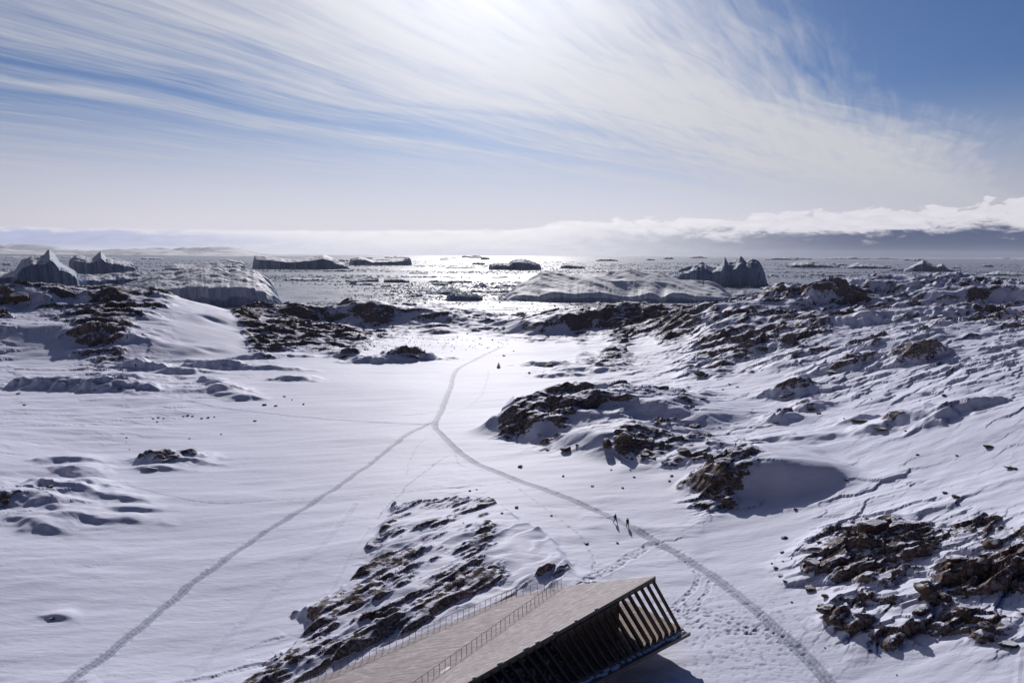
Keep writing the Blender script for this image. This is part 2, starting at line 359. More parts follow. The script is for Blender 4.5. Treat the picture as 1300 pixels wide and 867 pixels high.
# the same slab breaks down in steps towards its left lip
mounds = [  # px, py, half width m, half depth m, height m
    (437, 455, 9, 5, 2.4), (478, 461, 14, 6, 3.0), (515, 458, 12, 6, 4.0), (205, 589, 8, 3.5, 1.5), (190, 597, 5, 2, 1.1), (78, 588, 5.5, 2.5, 1.4), (87, 601, 5, 2.6, 1.5), (114, 621, 3.2, 2, 1.2),
    (20, 640, 9, 4, 2.2), (65, 628, 7, 3, 1.6), (35, 670, 6, 3, 1.4), (165, 650, 4, 1.5, 0.9), (110, 662, 8, 2, 0.9), (150, 636, 5, 1.2, .6),
    (40, 494, 14, 4, 2.2), (95, 497, 22, 5, 3.0), (130, 500, 10, 4, 1.8), (145, 483, 12, 5, 2.4), (158, 470, 9, 4.5, 2.6), (178, 469, 8, 4.5, 2.8), (222, 475, 9, 4.5, 2.8), (246, 469, 8, 4.5, 2.6), (275, 469, 8, 4, 2.0), (293, 470, 9, 4, 2.3),
    (263, 485, 4, 3, 1.5), (270, 492, 4, 3, 1.5), (278, 499, 6, 4, 2.2), (286, 503, 4, 3, 1.3), (305, 508, 5, 3, 1.8), (367, 484, 7, 4, 2.0), (315, 457, 9, 4, 1.7), (362, 455, 9, 4, 1.8), (350, 471, 9, 3, 1.4), (240, 462, 10, 4, 1.5),
    (68, 788, 1.9, 0.8, 0.6), (1210, 534, 12, 5, 2.6), (1000, 506, 6, 4, 2.2), (1033, 523, 4, 3, 1.6), (998, 538, 4, 3, 1.8), (1092, 538, 5, 3, 1.5), (1125, 548, 6, 3, 1.6), (1065, 474, 10, 5, 2.6),
    (1168, 460, 9, 5, 2.4), (1010, 563, 8, 3, 1.3), (1070, 388, 30, 12, 5.0), (1010, 384, 22, 12, 4.5), (1130, 372, 26, 10, 4), (1200, 372, 30, 12, 5), (1260, 368, 30, 12, 4), (1090, 415, 24, 10, 4), (1160, 408, 22, 10, 3.6), (1240, 404, 24, 9, 3.2),
    (690, 466, 11, 5, 2.2), (705, 480, 10, 5, 1.6), (740, 474, 16, 7, 2.0), (980, 447, 16, 7, 2.5), (930, 460, 20, 6, 2.0), (880, 477, 4, 3, 1.3), (895, 508, 4, 3, 1.2),
]
mound_rock = []
for px, py, a, b, h in mounds:
    p = hit(px, py)
    if p is None: continue
    ang = random.Random(int(px * 7 + py)).uniform(-0.25, 0.25)
    r0 = max(0, np.searchsorted(ys, p[1] - 4 * a)); r1 = min(NY, np.searchsorted(ys, p[1] + 4 * a) + 1)
    c0 = max(0, np.searchsorted(us, (p[0] - 4 * a) / p[1] - .05)); c1 = min(NU, np.searchsorted(us, (p[0] + 4 * a) / p[1] + .05))
    x = Xf[r0:r1, c0:c1] - p[0] + wx_f[r0:r1, c0:c1] * 0.42 * a; y = Yf[r0:r1, c0:c1] - p[1] - b * 0.6 + wy_f[r0:r1, c0:c1] * 0.5 * b
    xr = (x * math.cos(ang) + y * math.sin(ang)) / a; yr = (-x * math.sin(ang) + y * math.cos(ang)) / b
    yr = np.where(yr < 0, yr * 1.5, yr * 0.45); xr = np.where(xr > 0, xr * 0.7, xr)
    g_ = np.exp(-(np.abs(xr) ** 2 + np.abs(yr) ** 2) ** 1.15)
    Z1[r0:r1, c0:c1] += h * g_
    if h >= 1.4 and a < 15: mound_rock.append((r0, r1, c0, c1, g_ * (0.62 if (px, py) in ((205, 589), (190, 597), (515, 458), (437, 455)) else 0.16 if px < 420 else 0.3)))

# ------------------------------------------------------------------ roughness / rock fields
def field(pts, Y0=None, default=0.0, dw=0.004):
    """smooth interpolation of values given at photo pixels, in (ln y, u) space where 1 unit = similar angle"""
    num = np.full(Xf.shape, default * dw, np.float32); den = np.full(Xf.shape, dw, np.float32)
    LY = np.log(Yf); U = Xf / Yf
    for px, py, v, s in pts:
        p = hit(px, py, Z1)
        if p is None: continue
        su = s / FPX
        # vertical size: s pixels of image height converted roughly to ln(y)
        sl = max(0.02, s * 0.55 / FPX * p[1] / 55.0)
        q = ((U - p[0] / p[1]) / su) ** 2 + ((LY - math.log(p[1])) / sl) ** 2
        k = np.exp(-np.minimum(q, 40)); num += v * k; den += k
    return num / den
rough = field([
    # right hillside
    (1060, 380, 1.0, 60), (1180, 370, 1.0, 60), (1270, 375, 1.0, 50), (960, 400, 1.0, 40), (900, 420, 1.0, 35), (990, 430, .85, 45), (1100, 420, .8, 60), (1220, 430, .9, 60), (1290, 450, .8, 40), (1160, 480, .6, 50), (1050, 470, .55, 45),
    (1270, 500, .5, 45), (960, 490, .25, 40), (1100, 540, .35, 50), (1220, 560, .25, 45), (960, 540, .35, 40), (900, 560, .5, 25), (1100, 620, .45, 35), (1200, 650, .6, 40), (1280, 620, .3, 40),
    (1090, 700, .9, 45), (1180, 710, 1.0, 45), (1270, 720, 1.0, 45), (1130, 770, .9, 40), (1200, 790, .7, 40), (1290, 780, .8, 40), (1060, 740, .7, 25), (1040, 700, .6, 25),
    (980, 840, .05, 45), (1150, 850, .15, 40), (960, 680, .05, 30), (1020, 760, .08, 20),
    # dome A, B
    (700, 535, .6, 35), (760, 520, .6, 35), (820, 530, .7, 35), (640, 530, 1., 20), (850, 570, .7, 25), (920, 600, .9, 25), (1000, 610, .3, 30), (1040, 600, .15, 20),
    (750, 470, .3, 30), (800, 475, .25, 30), (690, 600, .03, 40), (850, 620, .03, 30),
    # left
    (60, 385, .9, 40), (150, 380, .9, 35), (130, 410, 1.0, 25), (200, 410, .4, 20), (40, 400, .15, 20), (60, 430, .1, 30), (250, 420, .08, 25), (0, 375, 1.0, 25),
    # shore ridges
    (350, 400, 1.0, 25), (420, 400, 1.0, 25), (480, 400, .9, 25), (560, 400, .6, 25), (620, 410, .7, 25), (760, 433, .05, 25), (820, 437, .05, 22), (700, 440, .05, 25), (700, 415, .7, 22), (800, 405, 1.0, 35), (860, 405, 1.0, 25),
    # snow field
    (500, 430, .04, 30), (600, 440, .03, 40), (450, 480, .03, 50), (600, 520, .03, 60), (400, 560, .05, 80), (250, 620, .09, 80), (100, 520, .28, 50), (200, 480, .35, 40), (300, 700, .08, 80), (80, 640, .38, 50), (60, 700, .22, 50), (60, 790, .12, 60), (450, 620, .05, 40),
    (200, 800, .01, 60), (900, 760, .03, 40),
    # foreground slab
    (540, 670, .5, 30), (600, 680, .3, 30), (520, 740, .8, 30), (450, 790, .9, 25), (400, 840, .9, 30), (600, 730, .4, 30), (680, 700, .2, 30), (660, 660, .15, 30)], default=.25)
rockf = field([
    (1060, 378, .62, 45), (1180, 372, .5, 45), (1270, 375, .5, 45), (930, 405, .62, 30), (880, 422, .5, 20), (760, 434, 0, 16), (820, 439, 0, 14), (700, 438, 0, 20), (860, 450, 0.1, 16), (735, 402, 1.0, 14), (765, 400, 1.0, 14), (800, 398, 1.0, 16), (835, 400, 1.0, 16), (865, 408, 1.0, 14), (1000, 420, .5, 45), (1120, 410, .4, 50), (1230, 430, .35, 50), (1100, 470, .25, 50), (1250, 480, .25, 50), (1000, 500, .22, 40),
    (1120, 540, .15, 50), (1100, 620, .45, 30), (1200, 640, .35, 40), (1270, 610, .2, 35), (1090, 690, .75, 40), (1160, 700, .8, 40), (1260, 700, .8, 45), (1120, 760, .62, 40), (1230, 770, .75, 40), (1050, 740, .6, 20), (1040, 700, .5, 20), (1170, 800, .7, 25),
    (980, 840, 0, 50), (1150, 860, 0, 40), (960, 680, 0, 35), (1010, 770, 0, 18),
    (650, 535, 1.0, 20), (700, 520, .75, 30), (740, 550, .25, 20), (820, 515, .5, 30), (820, 560, .85, 22), (870, 575, .6, 22), (910, 600, .8, 25), (960, 605, .5, 15), (1020, 620, .0, 28), (1040, 600, 0, 25),
    (60, 372, .95, 30), (0, 378, 1.0, 25), (170, 378, .9, 30), (130, 400, .95, 30), (100, 425, .6, 25), (40, 430, 0, 40), (200, 430, 0, 30), (260, 415, 0, 22), (40, 400, 0, 15),
    (340, 395, 1.0, 25), (430, 395, .8, 30), (500, 402, .7, 22), (560, 400, .75, 20), (620, 408, .7, 22), (690, 414, .7, 22), (780, 400, .9, 35), (850, 405, .9, 30),
    (600, 460, 0, 60), (450, 500, 0, 60), (600, 540, 0, 50), (350, 600, 0, 90), (200, 480, .15, 40), (80, 520, .05, 50), (20, 635, .3, 15), (100, 650, .05, 40), (250, 720, 0, 90), (750, 620, 0, 50), (900, 740, 0, 50), (60, 800, 0, 60),
    (500, 690, .9, 18), (560, 670, .45, 25), (500, 730, .9, 22), (440, 775, 1.0, 20), (400, 830, .95, 25), (520, 770, .75, 22), (590, 720, .5, 25), (640, 760, .35, 25), (660, 700, .15, 30), (480, 820, .45, 25)], default=.3)

_in = sstep(sdD, -1.0, 1.5); _nD = fbm((Xf * .67 + Yf * .745) * 0.22, Yf * .67 - Xf * .745, 3.2, 5, 951, .6)
rockf = rockf * (1 - _in) + _in * np.clip(0.62 + 0.30 * np.exp(-np.maximum(sdD, 0) / 6.0) + 0.62 * _nD - 0.20 * sstep(Yf, 98, 114) - 0.55 * sstep(Xf, -4, 4), 0, 1)
rough = rough * (1 - _in) + _in * 0.30
for r0, r1, c0, c1, g_ in mound_rock:
    rockf[r0:r1, c0:c1] += g_; rough[r0:r1, c0:c1] += g_ * 0.9
rough = np.clip(rough, 0, 1.1)
_np = fbm(Xf * .55 + Yf * .3, Yf, 10, 4, 977, .6)
rockf = np.clip(rockf - 0.07 * sstep(Yf, 150, 300) - 0.42 * sstep(_np, -0.05, 0.45) * (1 - _in) * (0.35 + 0.65 * sstep(-Yf, -260, -140)) + 0.10 * sstep(rockf, .3, .6) * (1 - _in), 0, 1)
# ------------------------------------------------------------------ snow surface + rock surface
x, y = Xf, Yf
# drifted snow: long low drifts stretched across the wind (left-right)
ca, sa = math.cos(0.22), math.sin(0.22)
xa = x * ca + y * sa; ya = -x * sa + y * ca
drift = fbm(xa * 0.32, ya + wy_f * .6, 11, 4, 11, 0.55, SP) * (0.10 + 0.35 * rough)
drift += fbm(xa * 0.22, ya, 3.2, 4, 21, 0.55, SP) * (0.055 + 0.06 * rough)
drift += fbm(x, y, 60, 2, 31) * 0.5 + fbm(xa * 0.35, ya, 26, 3, 33, .5) * 0.28 * sstep(Yf, 60, 130)
fg = np.clip(1.2 - Yf / 260, 0.2, 1)
# hillside bumps, skewed so that the steep side faces the camera
n0 = fbm(xa * 0.5, ya, 17, 3, 41, 0.5, SP)
bump = fbm(xa * 0.5 + WX * 2, ya + n0 * 5.0, 19, 5, 51, 0.52, SP)
def slabs(seed, L, ang, amp, warp, flip=False, thr=0.5):
    c, s = math.cos(ang), math.sin(ang)
    q = (-x * s + y * c) + fbm(x, y, L * 5, 3, seed) * L * warp
    r = (x * c + y * s)
    ph = q / L + 0.5 * fbm(r, q, L * 3, 3, seed + 9, .5, SP)
    f = ph - np.floor(ph)
    if flip: f = 1 - f
    saw = np.where(f < 0.22, f / 0.22, 1 - (f - 0.22) / 0.78)
    n = fbm(r * 0.35, q, L * 1.5, 3, seed + 3, .5, SP)
    return saw * amp * np.clip(thr + 1.5 * n, 0, 1.4) * np.clip((L / SP - 4) / 5, 0, 1)
near_f = sstep(Yf, 120, 260)
bump = np.maximum(bump, -0.35) + 0.35 * fbm(xa * 0.6, ya + n0 * 2, 6, 4, 57, 0.55, SP)
far_amp = np.clip(Yf / 250, 0.40, 2.0)
sast = slabs(171, 15, 0.16, 2.4, 0.9, thr=.25) * near_f + slabs(181, 7, 0.20, 1.25, 0.9, thr=.3) + slabs(191, 3.2, 0.25, .55, 0.8, thr=.35) + slabs(199, 1.5, .25, .22, .8, thr=.4)
def blocks(L, seed, ax=0.62, tilt=0.30, edge=0.10):
    """field of tilted blocks: one plane per Voronoi cell, low side away from the camera"""
    X = (x * ca + y * sa + wx_f * L * 0.25) / L * ax; Y = (-x * sa + y * ca + wy_f * L * 0.25) / L
    ix = np.floor(X).astype(np.int64); iy = np.floor(Y).astype(np.int64)
    d1 = np.full(X.shape, 9.0, np.float32); hh = np.zeros_like(d1)
    for oy in (-1, 0, 1):
        for ox in (-1, 0, 1):
            h = _hash(ix + ox, iy + oy, seed)
            cx_ = ix + ox + (h & 255) / 255.0; cy_ = iy + oy + ((h >> 8) & 255) / 255.0
            dx = (X - cx_).astype(np.float32); dy = (Y - cy_).astype(np.float32); d = dx * dx + dy * dy
            r1 = ((h >> 16) & 255) / 255.0; r2 = ((h >> 24) & 255) / 255.0
            v = (r1 * 0.55 - dy * (tilt + 0.45 * r2) + dx * (r2 - 0.5) * 0.5).astype(np.float32)
            m = d < d1; d1 = np.where(m, d, d1); hh = np.where(m, v, hh)
    return hh * L * np.clip((L / SP - 3) / 4, 0, 1)
r2_ = rough ** 1.3
pm = sstep(fbm(xa * .6, ya, 30, 4, 601, .55), -0.35, 0.25)
blkf = (blocks(8.5, 611) * 0.42 * near_f + blocks(4.2, 621) * (0.36 + 0.12 * near_f) + blocks(1.9, 631) * 0.40 + blocks(0.9, 641) * 0.42 * sstep(-Yf, -200, -100)) * (0.30 + 0.70 * pm)
sast = sast * 0.32
inD0 = sstep(sdD, -1.5, 1.5)
rb = np.clip(r2_ * 0.75 + rockf * 0.35 - 0.06, 0, 1.1) * (1 - 0.8 * inD0)
snow = Z1 + drift + rough * bump * 1.45 * far_amp + r2_ * sast + rb * blkf
# rock: foliated slabs (saw-tooth benches, risers towards the camera-left) + blocks
near = sstep(-Yf, -260, -120)
rk = Z1 + drift * 0.5 + rough * bump * 1.45 * far_amp + r2_ * sast + rb * blkf * 1.5
blk = fbm(x + wx_f * .8, y + wy_f * .8, 8, 6, 61, 0.55, SP, ridged=True)
amp_r = np.clip(rockf, 0, 1)
inD = sstep(sdD, -1.5, 1.5)
rk = rk + amp_r * (1 - inD) * (slabs(71, 2.6, 0.42, 1.0, 0.9) + slabs(81, 1.2, 0.50, 0.5, 0.8) + blk * 0.5) * (0.75 + 0.9 * (1 - near))
qD = -x * math.sin(.84) + y * math.cos(.84); rD = x * math.cos(.84) + y * math.sin(.84)
ribs = fbm(rD * 0.16, qD + wy_f * .4, 2.6, 4, 961, .6, SP * .8, ridged=True)
rk = rk - rb * blkf * 1.35 * inD + amp_r * inD * (slabs(271, 3.6, 0.80, 0.6, 0.5, True, .6) + slabs(281, 1.3, 0.86, 0.36, 0.6, True, .6) + ribs * 0.30)
snow = snow + inD * (slabs(271, 3.6, 0.80, 0.5, 0.5, True, .6) + slabs(281, 1.3, 0.86, 0.12, 0.6, True, .6))
rk = rk + amp_r * fbm(x, y, 26, 4, 91, .55, SP) * 0.9 * (1 - near)
buried = 1.35 * (1 - np.clip(rockf * 1.25, 0, 1)) + (fbm(xa * .6, ya, 11, 5, 101, .6, SP) * (1 - inD) + inD * 0.25 * fbm(rD * .2, qD, 4, 4, 971, .6, SP)) * 0.75 * (1 + .5 * (1 - near)) + 0.05 * (1 - .8 * inD) - 0.35 * inD - 0.30 * (1 - near) * rockf
diff = rk - buried - snow
hs_ = np.clip(0.5 + diff / 0.5, 0, 1)
Zs = snow * (1 - hs_) + (rk - buried) * hs_ + 0.12 * hs_ * (1 - hs_)
EXPO = np.clip(diff / 0.5, -1, 1) * 0.55 + (rockf - 0.45) * 1.0         # >0 where rock stands out

# ------------------------------------------------------------------ building footprint: cut the land away below it
BA = np.array([18.7, 85.6, 40.0]); BB = np.array([-4.9, 65.8, 38.0])
foot = [(23.5, 82.5), (16, 91.5), (7.2, 93.0), (0.4, 94.2), (-23.9, 73.9), (-52, 50), (-40, 24), (-14, 50)]
P = foot + foot[:1]; ins = np.zeros(Xf.shape, bool)
for i in range(len(P) - 1):
    (x0, y0), (x1, y1) = P[i], P[i + 1]
    c = (y0 > Yf) != (y1 > Yf)
    with np.errstate(divide='ignore', invalid='ignore'):
        ins ^= c & (Xf < (x1 - x0) * (Yf - y0) / (y1 - y0) + x0)
D_, S_, _ = seg_dist(P, 8)
sdF = np.where(ins, D_, -D_)
lineL = [at_z(700, 744, 33.2), at_z(655, 755, 32.9), at_z(390, 867, 32.5), at_z(180, 955, 32.3)]
DL, SL_, _ = seg_dist(lineL, 16)
zl = np.interp(SL_, range(4), [33.2, 32.9, 32.5, 32.3]) - 0.12
wl = sstep(-DL, -12.0, -0.8); wn_ = sstep(-DL, -2.4, -0.6)
Zs = Zs + wl * (zl - Z1 - 0.25)
Zs = Zs * (1 - wn_) + np.minimum(Zs, zl) * wn_
wB = sstep(sdF, -0.4, 2.2)
Zs = Zs * (1 - wB) + np.minimum(Zs, 31.2) * wB
# right-hand side of the house: flat snow well below the floor
wR = sstep(-np.hypot((Xf - 18) / 16, (Yf - 76) / 12), -1.7, -0.8)
Zs = Zs * (1 - wR) + (31.0 + drift) * wR

# ------------------------------------------------------------------ tracks
tracks = [  # name, pixels, half width m, depth m, strength, footprints
    ('main', [(1120, 960), (1062, 875), (1035, 845), (1000, 812), (960, 775), (920, 742), (880, 715), (840, 692), (800, 668), (750, 645), (700, 625), (650, 608), (610, 592), (585, 577), (568, 560), (553, 545), (550, 540), (560, 522), (566, 505), (572, 492), (574, 478), (580, 468), (600, 458), (625, 446), (640, 440)], 0.95, 0.16, 1.0, 0.6),
    ('left', [(-60, 985), (10, 925), (84, 867), (130, 835), (200, 778), (260, 728), (330, 680), (400, 637), (450, 603), (490, 573), (520, 549), (545, 538), (553, 536)], 0.75, 0.12, 1.0, 1.0),
    ('west', [(553, 540), (510, 538), (440, 534), (380, 529), (330, 524), (280, 518), (240, 510), (200, 500), (170, 493), (130, 488), (60, 485), (0, 483)], 0.7, 0.10, 1.0, 0.8),
    ('west2', [(560, 522), (520, 527), (480, 532), (430, 533)], 0.4, 0.07, 0.8, 0.8),
    ('foot1', [(572, 577), (550, 588), (540, 600), (525, 608), (510, 625), (490, 645), (478, 658)], 0.22, 0.07, 0.7, 1.0),
    ('foot2', [(543, 553), (530, 565), (523, 575), (518, 590), (514, 604)], 0.35, 0.05, 0.5, 1.4),
    ('foot3', [(575, 575), (582, 590), (600, 596), (640, 602)], 0.2, 0.05, 0.5, 1.0),
    ('foot4', [(645, 612), (670, 630), (700, 650), (710, 660), (740, 680), (752, 700), (756, 728), (745, 742)], 0.3, 0.06, 0.6, 1.5),
    ('foot5', [(832, 690), (800, 706), (775, 722), (752, 732), (735, 742)], 0.8, 0.08, 0.8, 1.6),
    ('foot6', [(835, 694), (850, 700), (872, 715), (890, 735), (880, 752), (862, 762), (850, 775)], 0.45, 0.07, 0.7, 1.6),
    ('foot7', [(862, 770), (890, 776), (930, 790), (960, 800), (995, 812)], 1.5, 0.05, 0.6, 1.3),
    ('foot8', [(862, 778), (880, 790), (910, 805), (935, 800), (970, 798)], 1.1, 0.05, 0.5, 1.3),
    ('foot9', [(903, 738), (900, 752), (885, 768), (870, 775)], 0.4, 0.07, 0.6, 1.6),
    ('faint1', [(160, 615), (200, 626), (240, 636), (280, 640), (340, 636), (420, 631), (500, 626), (600, 618), (650, 612)], 0.25, 0.05, 0.45, 0.5),
    ('faint2', [(240, 867), (270, 830), (320, 780), (370, 730), (420, 680), (450, 640)], 0.7, 0.05, 0.12, 0.3),
    ('faint3', [(330, 867), (370, 820), (410, 760), (440, 710), (470, 670)], 0.4, 0.04, 0.10, 0.3),
    ('faint4', [(620, 470), (618, 485), (612, 500), (600, 515), (570, 524)], 0.3, 0.05, 0.4, 1.2),
    ('faint5', [(1010, 455), (1040, 440), (1080, 430), (1110, 415), (1125, 400)], 0.6, 0.1, 0.35, 0.4),
]
TR = np.zeros(Xf.shape, np.float32); PATHID = np.zeros(Xf.shape, np.int8)
ftn = fbm(x, y, 0.8, 2, 133, .7, SP * 0.45)
for k, (nm, pts, hw, dep, st, fp) in enumerate(tracks):
    W = [hit(a, b, Zs) for a, b in pts]; W = [w for w in W if w is not None]
    if len(W) < 2: continue
    # resample smoothly
    W = np.array(W); q = np.linspace(0, len(W) - 1, (len(W) - 1) * 5 + 1); W = np.stack([np.interp(q, np.arange(len(W)), W[:, c]) for c in range(3)], 1)
    for _ in range(4): W[1:-1] = (W[:-2] + 2 * W[1:-1] + W[2:]) / 4
    wob_ = 0.45 if fp > 0.7 else 0.18
    D, S, SD = seg_dist(W, hw * 3 + 2, x + wx_f * wob_, y + wy_f * wob_)
    hwv = np.maximum(hw, Yf * 0.0016)
    inside = 1 - sstep(D, hwv * 0.75, hwv * 1.15)
    prof = inside
    if nm in ('main', 'left'):            # two ruts
        prof = inside * (0.6 + 0.4 * np.cos(D / hw * 3.3) ** 2)
    elif fp > 1.2:
        prof = inside * np.clip(0.25 + ftn * 2.2, 0, 1.3)
    elif fp > 0.7:
        prof = inside * np.clip(0.6 + ftn * 1.4, 0, 1.3)
    berm = sstep(D, hwv * 2.0, hwv * 1.2) * (1 - inside)
    Zs = Zs - dep * prof + dep * 0.5 * berm * (0.5 + ftn) - inside * dep * 0.8 * np.abs(ftn) * fp
    TR = np.maximum(TR, np.clip(prof * st, 0, 1))
    if nm in ('main', 'left', 'west'):
        PATHID[(D < hwv * 1.1) & (PATHID == 0)] = {'main': 1, 'left': 2, 'west': 3}[nm]
# scattered footprints round the house and the path
fpz = sstep(-np.hypot((Xf - 30) / 18, (Yf - 88) / 12), -1.3, -0.4) * np.clip(ftn * 1.8 - 0.25, 0, 1) * (sdF < -0.5)
Zs -= 0.09 * fpz; TR = np.maximum(TR, 0.6 * fpz)

# far edge and sides fall below the sea
Zs = np.where(Yf > 950, np.minimum(Zs, -6), Zs)
ZF = Zs.astype(np.float32)
EXPO = EXPO * (1 - wB) - wB

def ground(px, py):
    return hit(px, py, ZF)
def gz(x_, y_):
    return float(gsample(ZF, np.array([x_]), np.array([y_]))[0])
print('terrain numbers', round(time.time() - T0, 1))

# ------------------------------------------------------------------ materials
def new_mat(name):
    m = bpy.data.materials.new(name); m.use_nodes = True
    N = NT(m.node_tree); N.n.clear(); out = N.new('ShaderNodeOutputMaterial'); p = N.new('ShaderNodeBsdfPrincipled')
    N.l.new(p.outputs[0], out.inputs[0]); return m, N, p
def attr(N, name):
    a = N.new('ShaderNodeAttribute'); a.attribute_name = name; return a.outputs['Fac']
def pos(N):
    return N.new('ShaderNodeNewGeometry').outputs['Position']

def mat_land():
    m, N, p = new_mat('snow_and_rock')
    P_ = pos(N)
    rock = attr(N, 'rock'); trk = attr(N, 'track')
    geo = N.new('ShaderNodeNewGeometry'); sz = N.new('ShaderNodeSeparateXYZ'); N.put(sz.inputs[0], geo.outputs['Normal'])
    n1 = N.noise(P_, 0.55, 6, 0.65); n2 = N.noise(P_, 2.6, 4, 0.6); n3 = N.noise(P_, 0.09, 3, 0.5)
    steep = N.m('SUBTRACT', 1.0, sz.outputs[2])
    n4 = N.noise(N.map(P_, (0.6, 1, 1.6), (0, 0, 0.4)), 1.1, 5, 0.7)
    f = N.m('ADD', N.m('MULTIPLY', rock, 0.60), N.m('MULTIPLY', N.m('MINIMUM', steep, 0.35), 2.3))
    f = N.m('ADD', f, N.m('MULTIPLY', N.m('SUBTRACT', n1, 0.5), 1.5))
    f = N.m('ADD', f, N.m('MULTIPLY', N.m('SUBTRACT', n4, 0.5), 1.9))
    rf = N.m('MULTIPLY', N.ss(f, 0.66, 0.80), N.ss(rock, -0.62, -0.30))
    # snow, with trodden tracks slightly darker and icier
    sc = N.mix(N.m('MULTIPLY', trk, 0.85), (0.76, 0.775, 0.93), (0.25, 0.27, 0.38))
    dust = N.ss(N.noise(P_, 0.16, 5, 0.6), 0.55, 0.8)
    sc = N.mix(N.m('MULTIPLY', dust, 0.18), sc, (0.70, 0.70, 0.76))
    # rock: brown gneiss with lichen and rust
    rc = N.ramp(N.noise(P_, 1.1, 6, 0.7), [(0.30, (0.035, 0.025, 0.022)), (0.5, (0.105, 0.060, 0.040)), (0.66, (0.20, 0.112, 0.066)), (0.8, (0.24, 0.17, 0.12))])
    rc = N.mix(N.ss(n3, 0.50, 0.66), rc, (0.085, 0.068, 0.062))
    # rime and thin snow dust on exposed rock
    rime = N.m('MULTIPLY', N.ss(N.noise(N.map(P_, (0.5, 1, 1), (0, 0, 0.5)), 2.4, 6, 0.78), 0.43, 0.62), 0.66)
    rc = N.mix(rime, rc, (0.42, 0.41, 0.46))
    N.put(p.inputs['Base Color'], N.mix(rf, sc, rc))
    N.put(p.inputs['Roughness'], N.m('ADD', 0.62, N.m('MULTIPLY', rf, 0.28)))
    p.inputs['Specular IOR Level'].default_value = 0.12
    bn = N.m('ADD', N.m('MULTIPLY', N.noise(N.map(P_, (0.35, 1, 1)), 1.6, 5, 0.6), 0.30), N.m('MULTIPLY', N.noise(P_, 7.0, 4, 0.6), N.m('ADD', 0.055, N.m('MULTIPLY', trk, 0.14))))
    bn = N.m('ADD', bn, N.m('MULTIPLY', N.m('MULTIPLY', n2, rf), 0.5))
    b = N.new('ShaderNodeBump'); b.inputs['Strength'].default_value = 0.55; b.inputs['Distance'].default_value = 0.5; N.put(b.inputs['Height'], bn)
    N.put(p.inputs['Normal'], b.outputs[0])
    return m
M_LAND = mat_land()

def mat_boulder():
    m, N, p = new_mat('boulder_rock_with_snow')
    P_ = pos(N); geo = N.new('ShaderNodeNewGeometry'); sz = N.new('ShaderNodeSeparateXYZ'); N.put(sz.inputs[0], geo.outputs['Normal'])
    rc = N.ramp(N.noise(P_, 1.6, 6, 0.7), [(0.30, (0.035, 0.025, 0.022)), (0.5, (0.09, 0.058, 0.045)), (0.68, (0.18, 0.105, 0.068)), (0.8, (0.22, 0.17, 0.13))])
    f = N.m('ADD', sz.outputs[2], N.m('MULTIPLY', N.m('SUBTRACT', N.noise(P_, 1.3, 5, 0.65), 0.5), 1.3))
    N.put(p.inputs['Base Color'], N.mix(N.ss(f, 0.80, 0.95), rc, (0.78, 0.80, 0.88)))
    p.inputs['Roughness'].default_value = 0.85
    b = N.new('ShaderNodeBump'); b.inputs['Strength'].default_value = 0.6; b.inputs['Distance'].default_value = 0.2; N.put(b.inputs['Height'], N.noise(P_, 4, 5, 0.65))
    N.put(p.inputs['Normal'], b.outputs[0]); return m
M_BOULDER = mat_boulder()

def mat_simple(name, col, rough=0.6, metal=0.0, var=0.25, scale=3.0, bump=0.0, spec=0.5):
    m, N, p = new_mat(name); P_ = pos(N)
    n = N.noise(P_, scale, 5, 0.6)
    dark = tuple(c * (1 - var) for c in col); lite = tuple(min(1, c * (1 + var)) for c in col)
    N.put(p.inputs['Base Color'], N.ramp(n, [(0.3, dark), (0.7, lite)]))
    p.inputs['Roughness'].default_value = rough; p.inputs['Metallic'].default_value = metal
    p.inputs['Specular IOR Level'].default_value = spec
    if bump:
        b = N.new('ShaderNodeBump'); b.inputs['Strength'].default_value = bump; b.inputs['Distance'].default_value = 0.05; N.put(b.inputs['Height'], n)
        N.put(p.inputs['Normal'], b.outputs[0])
    return m

def mat_ice(name, snow_at=0.80, tint=(0.34, 0.43, 0.60), streak=0.0, scale=0.03, snow=(0.80, 0.81, 0.87)):
    m, N, p = new_mat(name); P_ = pos(N); geo = N.new('ShaderNodeNewGeometry'); sz = N.new('ShaderNodeSeparateXYZ'); N.put(sz.inputs[0], geo.outputs['Normal'])
    n = N.noise(P_, scale, 6, 0.62)
    f = N.m('ADD', sz.outputs[2], N.m('MULTIPLY', N.m('SUBTRACT', n, 0.5), 0.7))
    ice = N.mix(N.ss(N.noise(N.map(P_, (1, 1, 3.0)), scale * 2.5, 5, 0.6), 0.35, 0.7), tuple(c * 0.80 for c in tint), tint)
    N.put(p.inputs['Base Color'], N.mix(N.ss(f, snow_at, snow_at + 0.15), ice, snow))
    p.inputs['Roughness'].default_value = 0.7; p.inputs['Specular IOR Level'].default_value = 0.2
    b = N.new('ShaderNodeBump'); b.inputs['Strength'].default_value = 0.25; b.inputs['Distance'].default_value = 1.5
    N.put(b.inputs['Height'], N.m('ADD', N.noise(N.map(P_, (0.5, 0.5, 1.6)), scale * 4, 6, 0.6), N.m('MULTIPLY', N.noise(P_, scale * 14, 3, 0.6), 0.25)))
    N.put(p.inputs['Normal'], b.outputs[0]); return m
M_ICE = mat_ice('iceberg_ice'); M_SNOWBERG = mat_ice('iceberg_wind_packed_snow', 0.35, (0.42, 0.50, 0.66))
M_FLOE = mat_ice('sea_ice', 0.55, (0.26, 0.33, 0.48), scale=0.15, snow=(0.66, 0.69, 0.78))

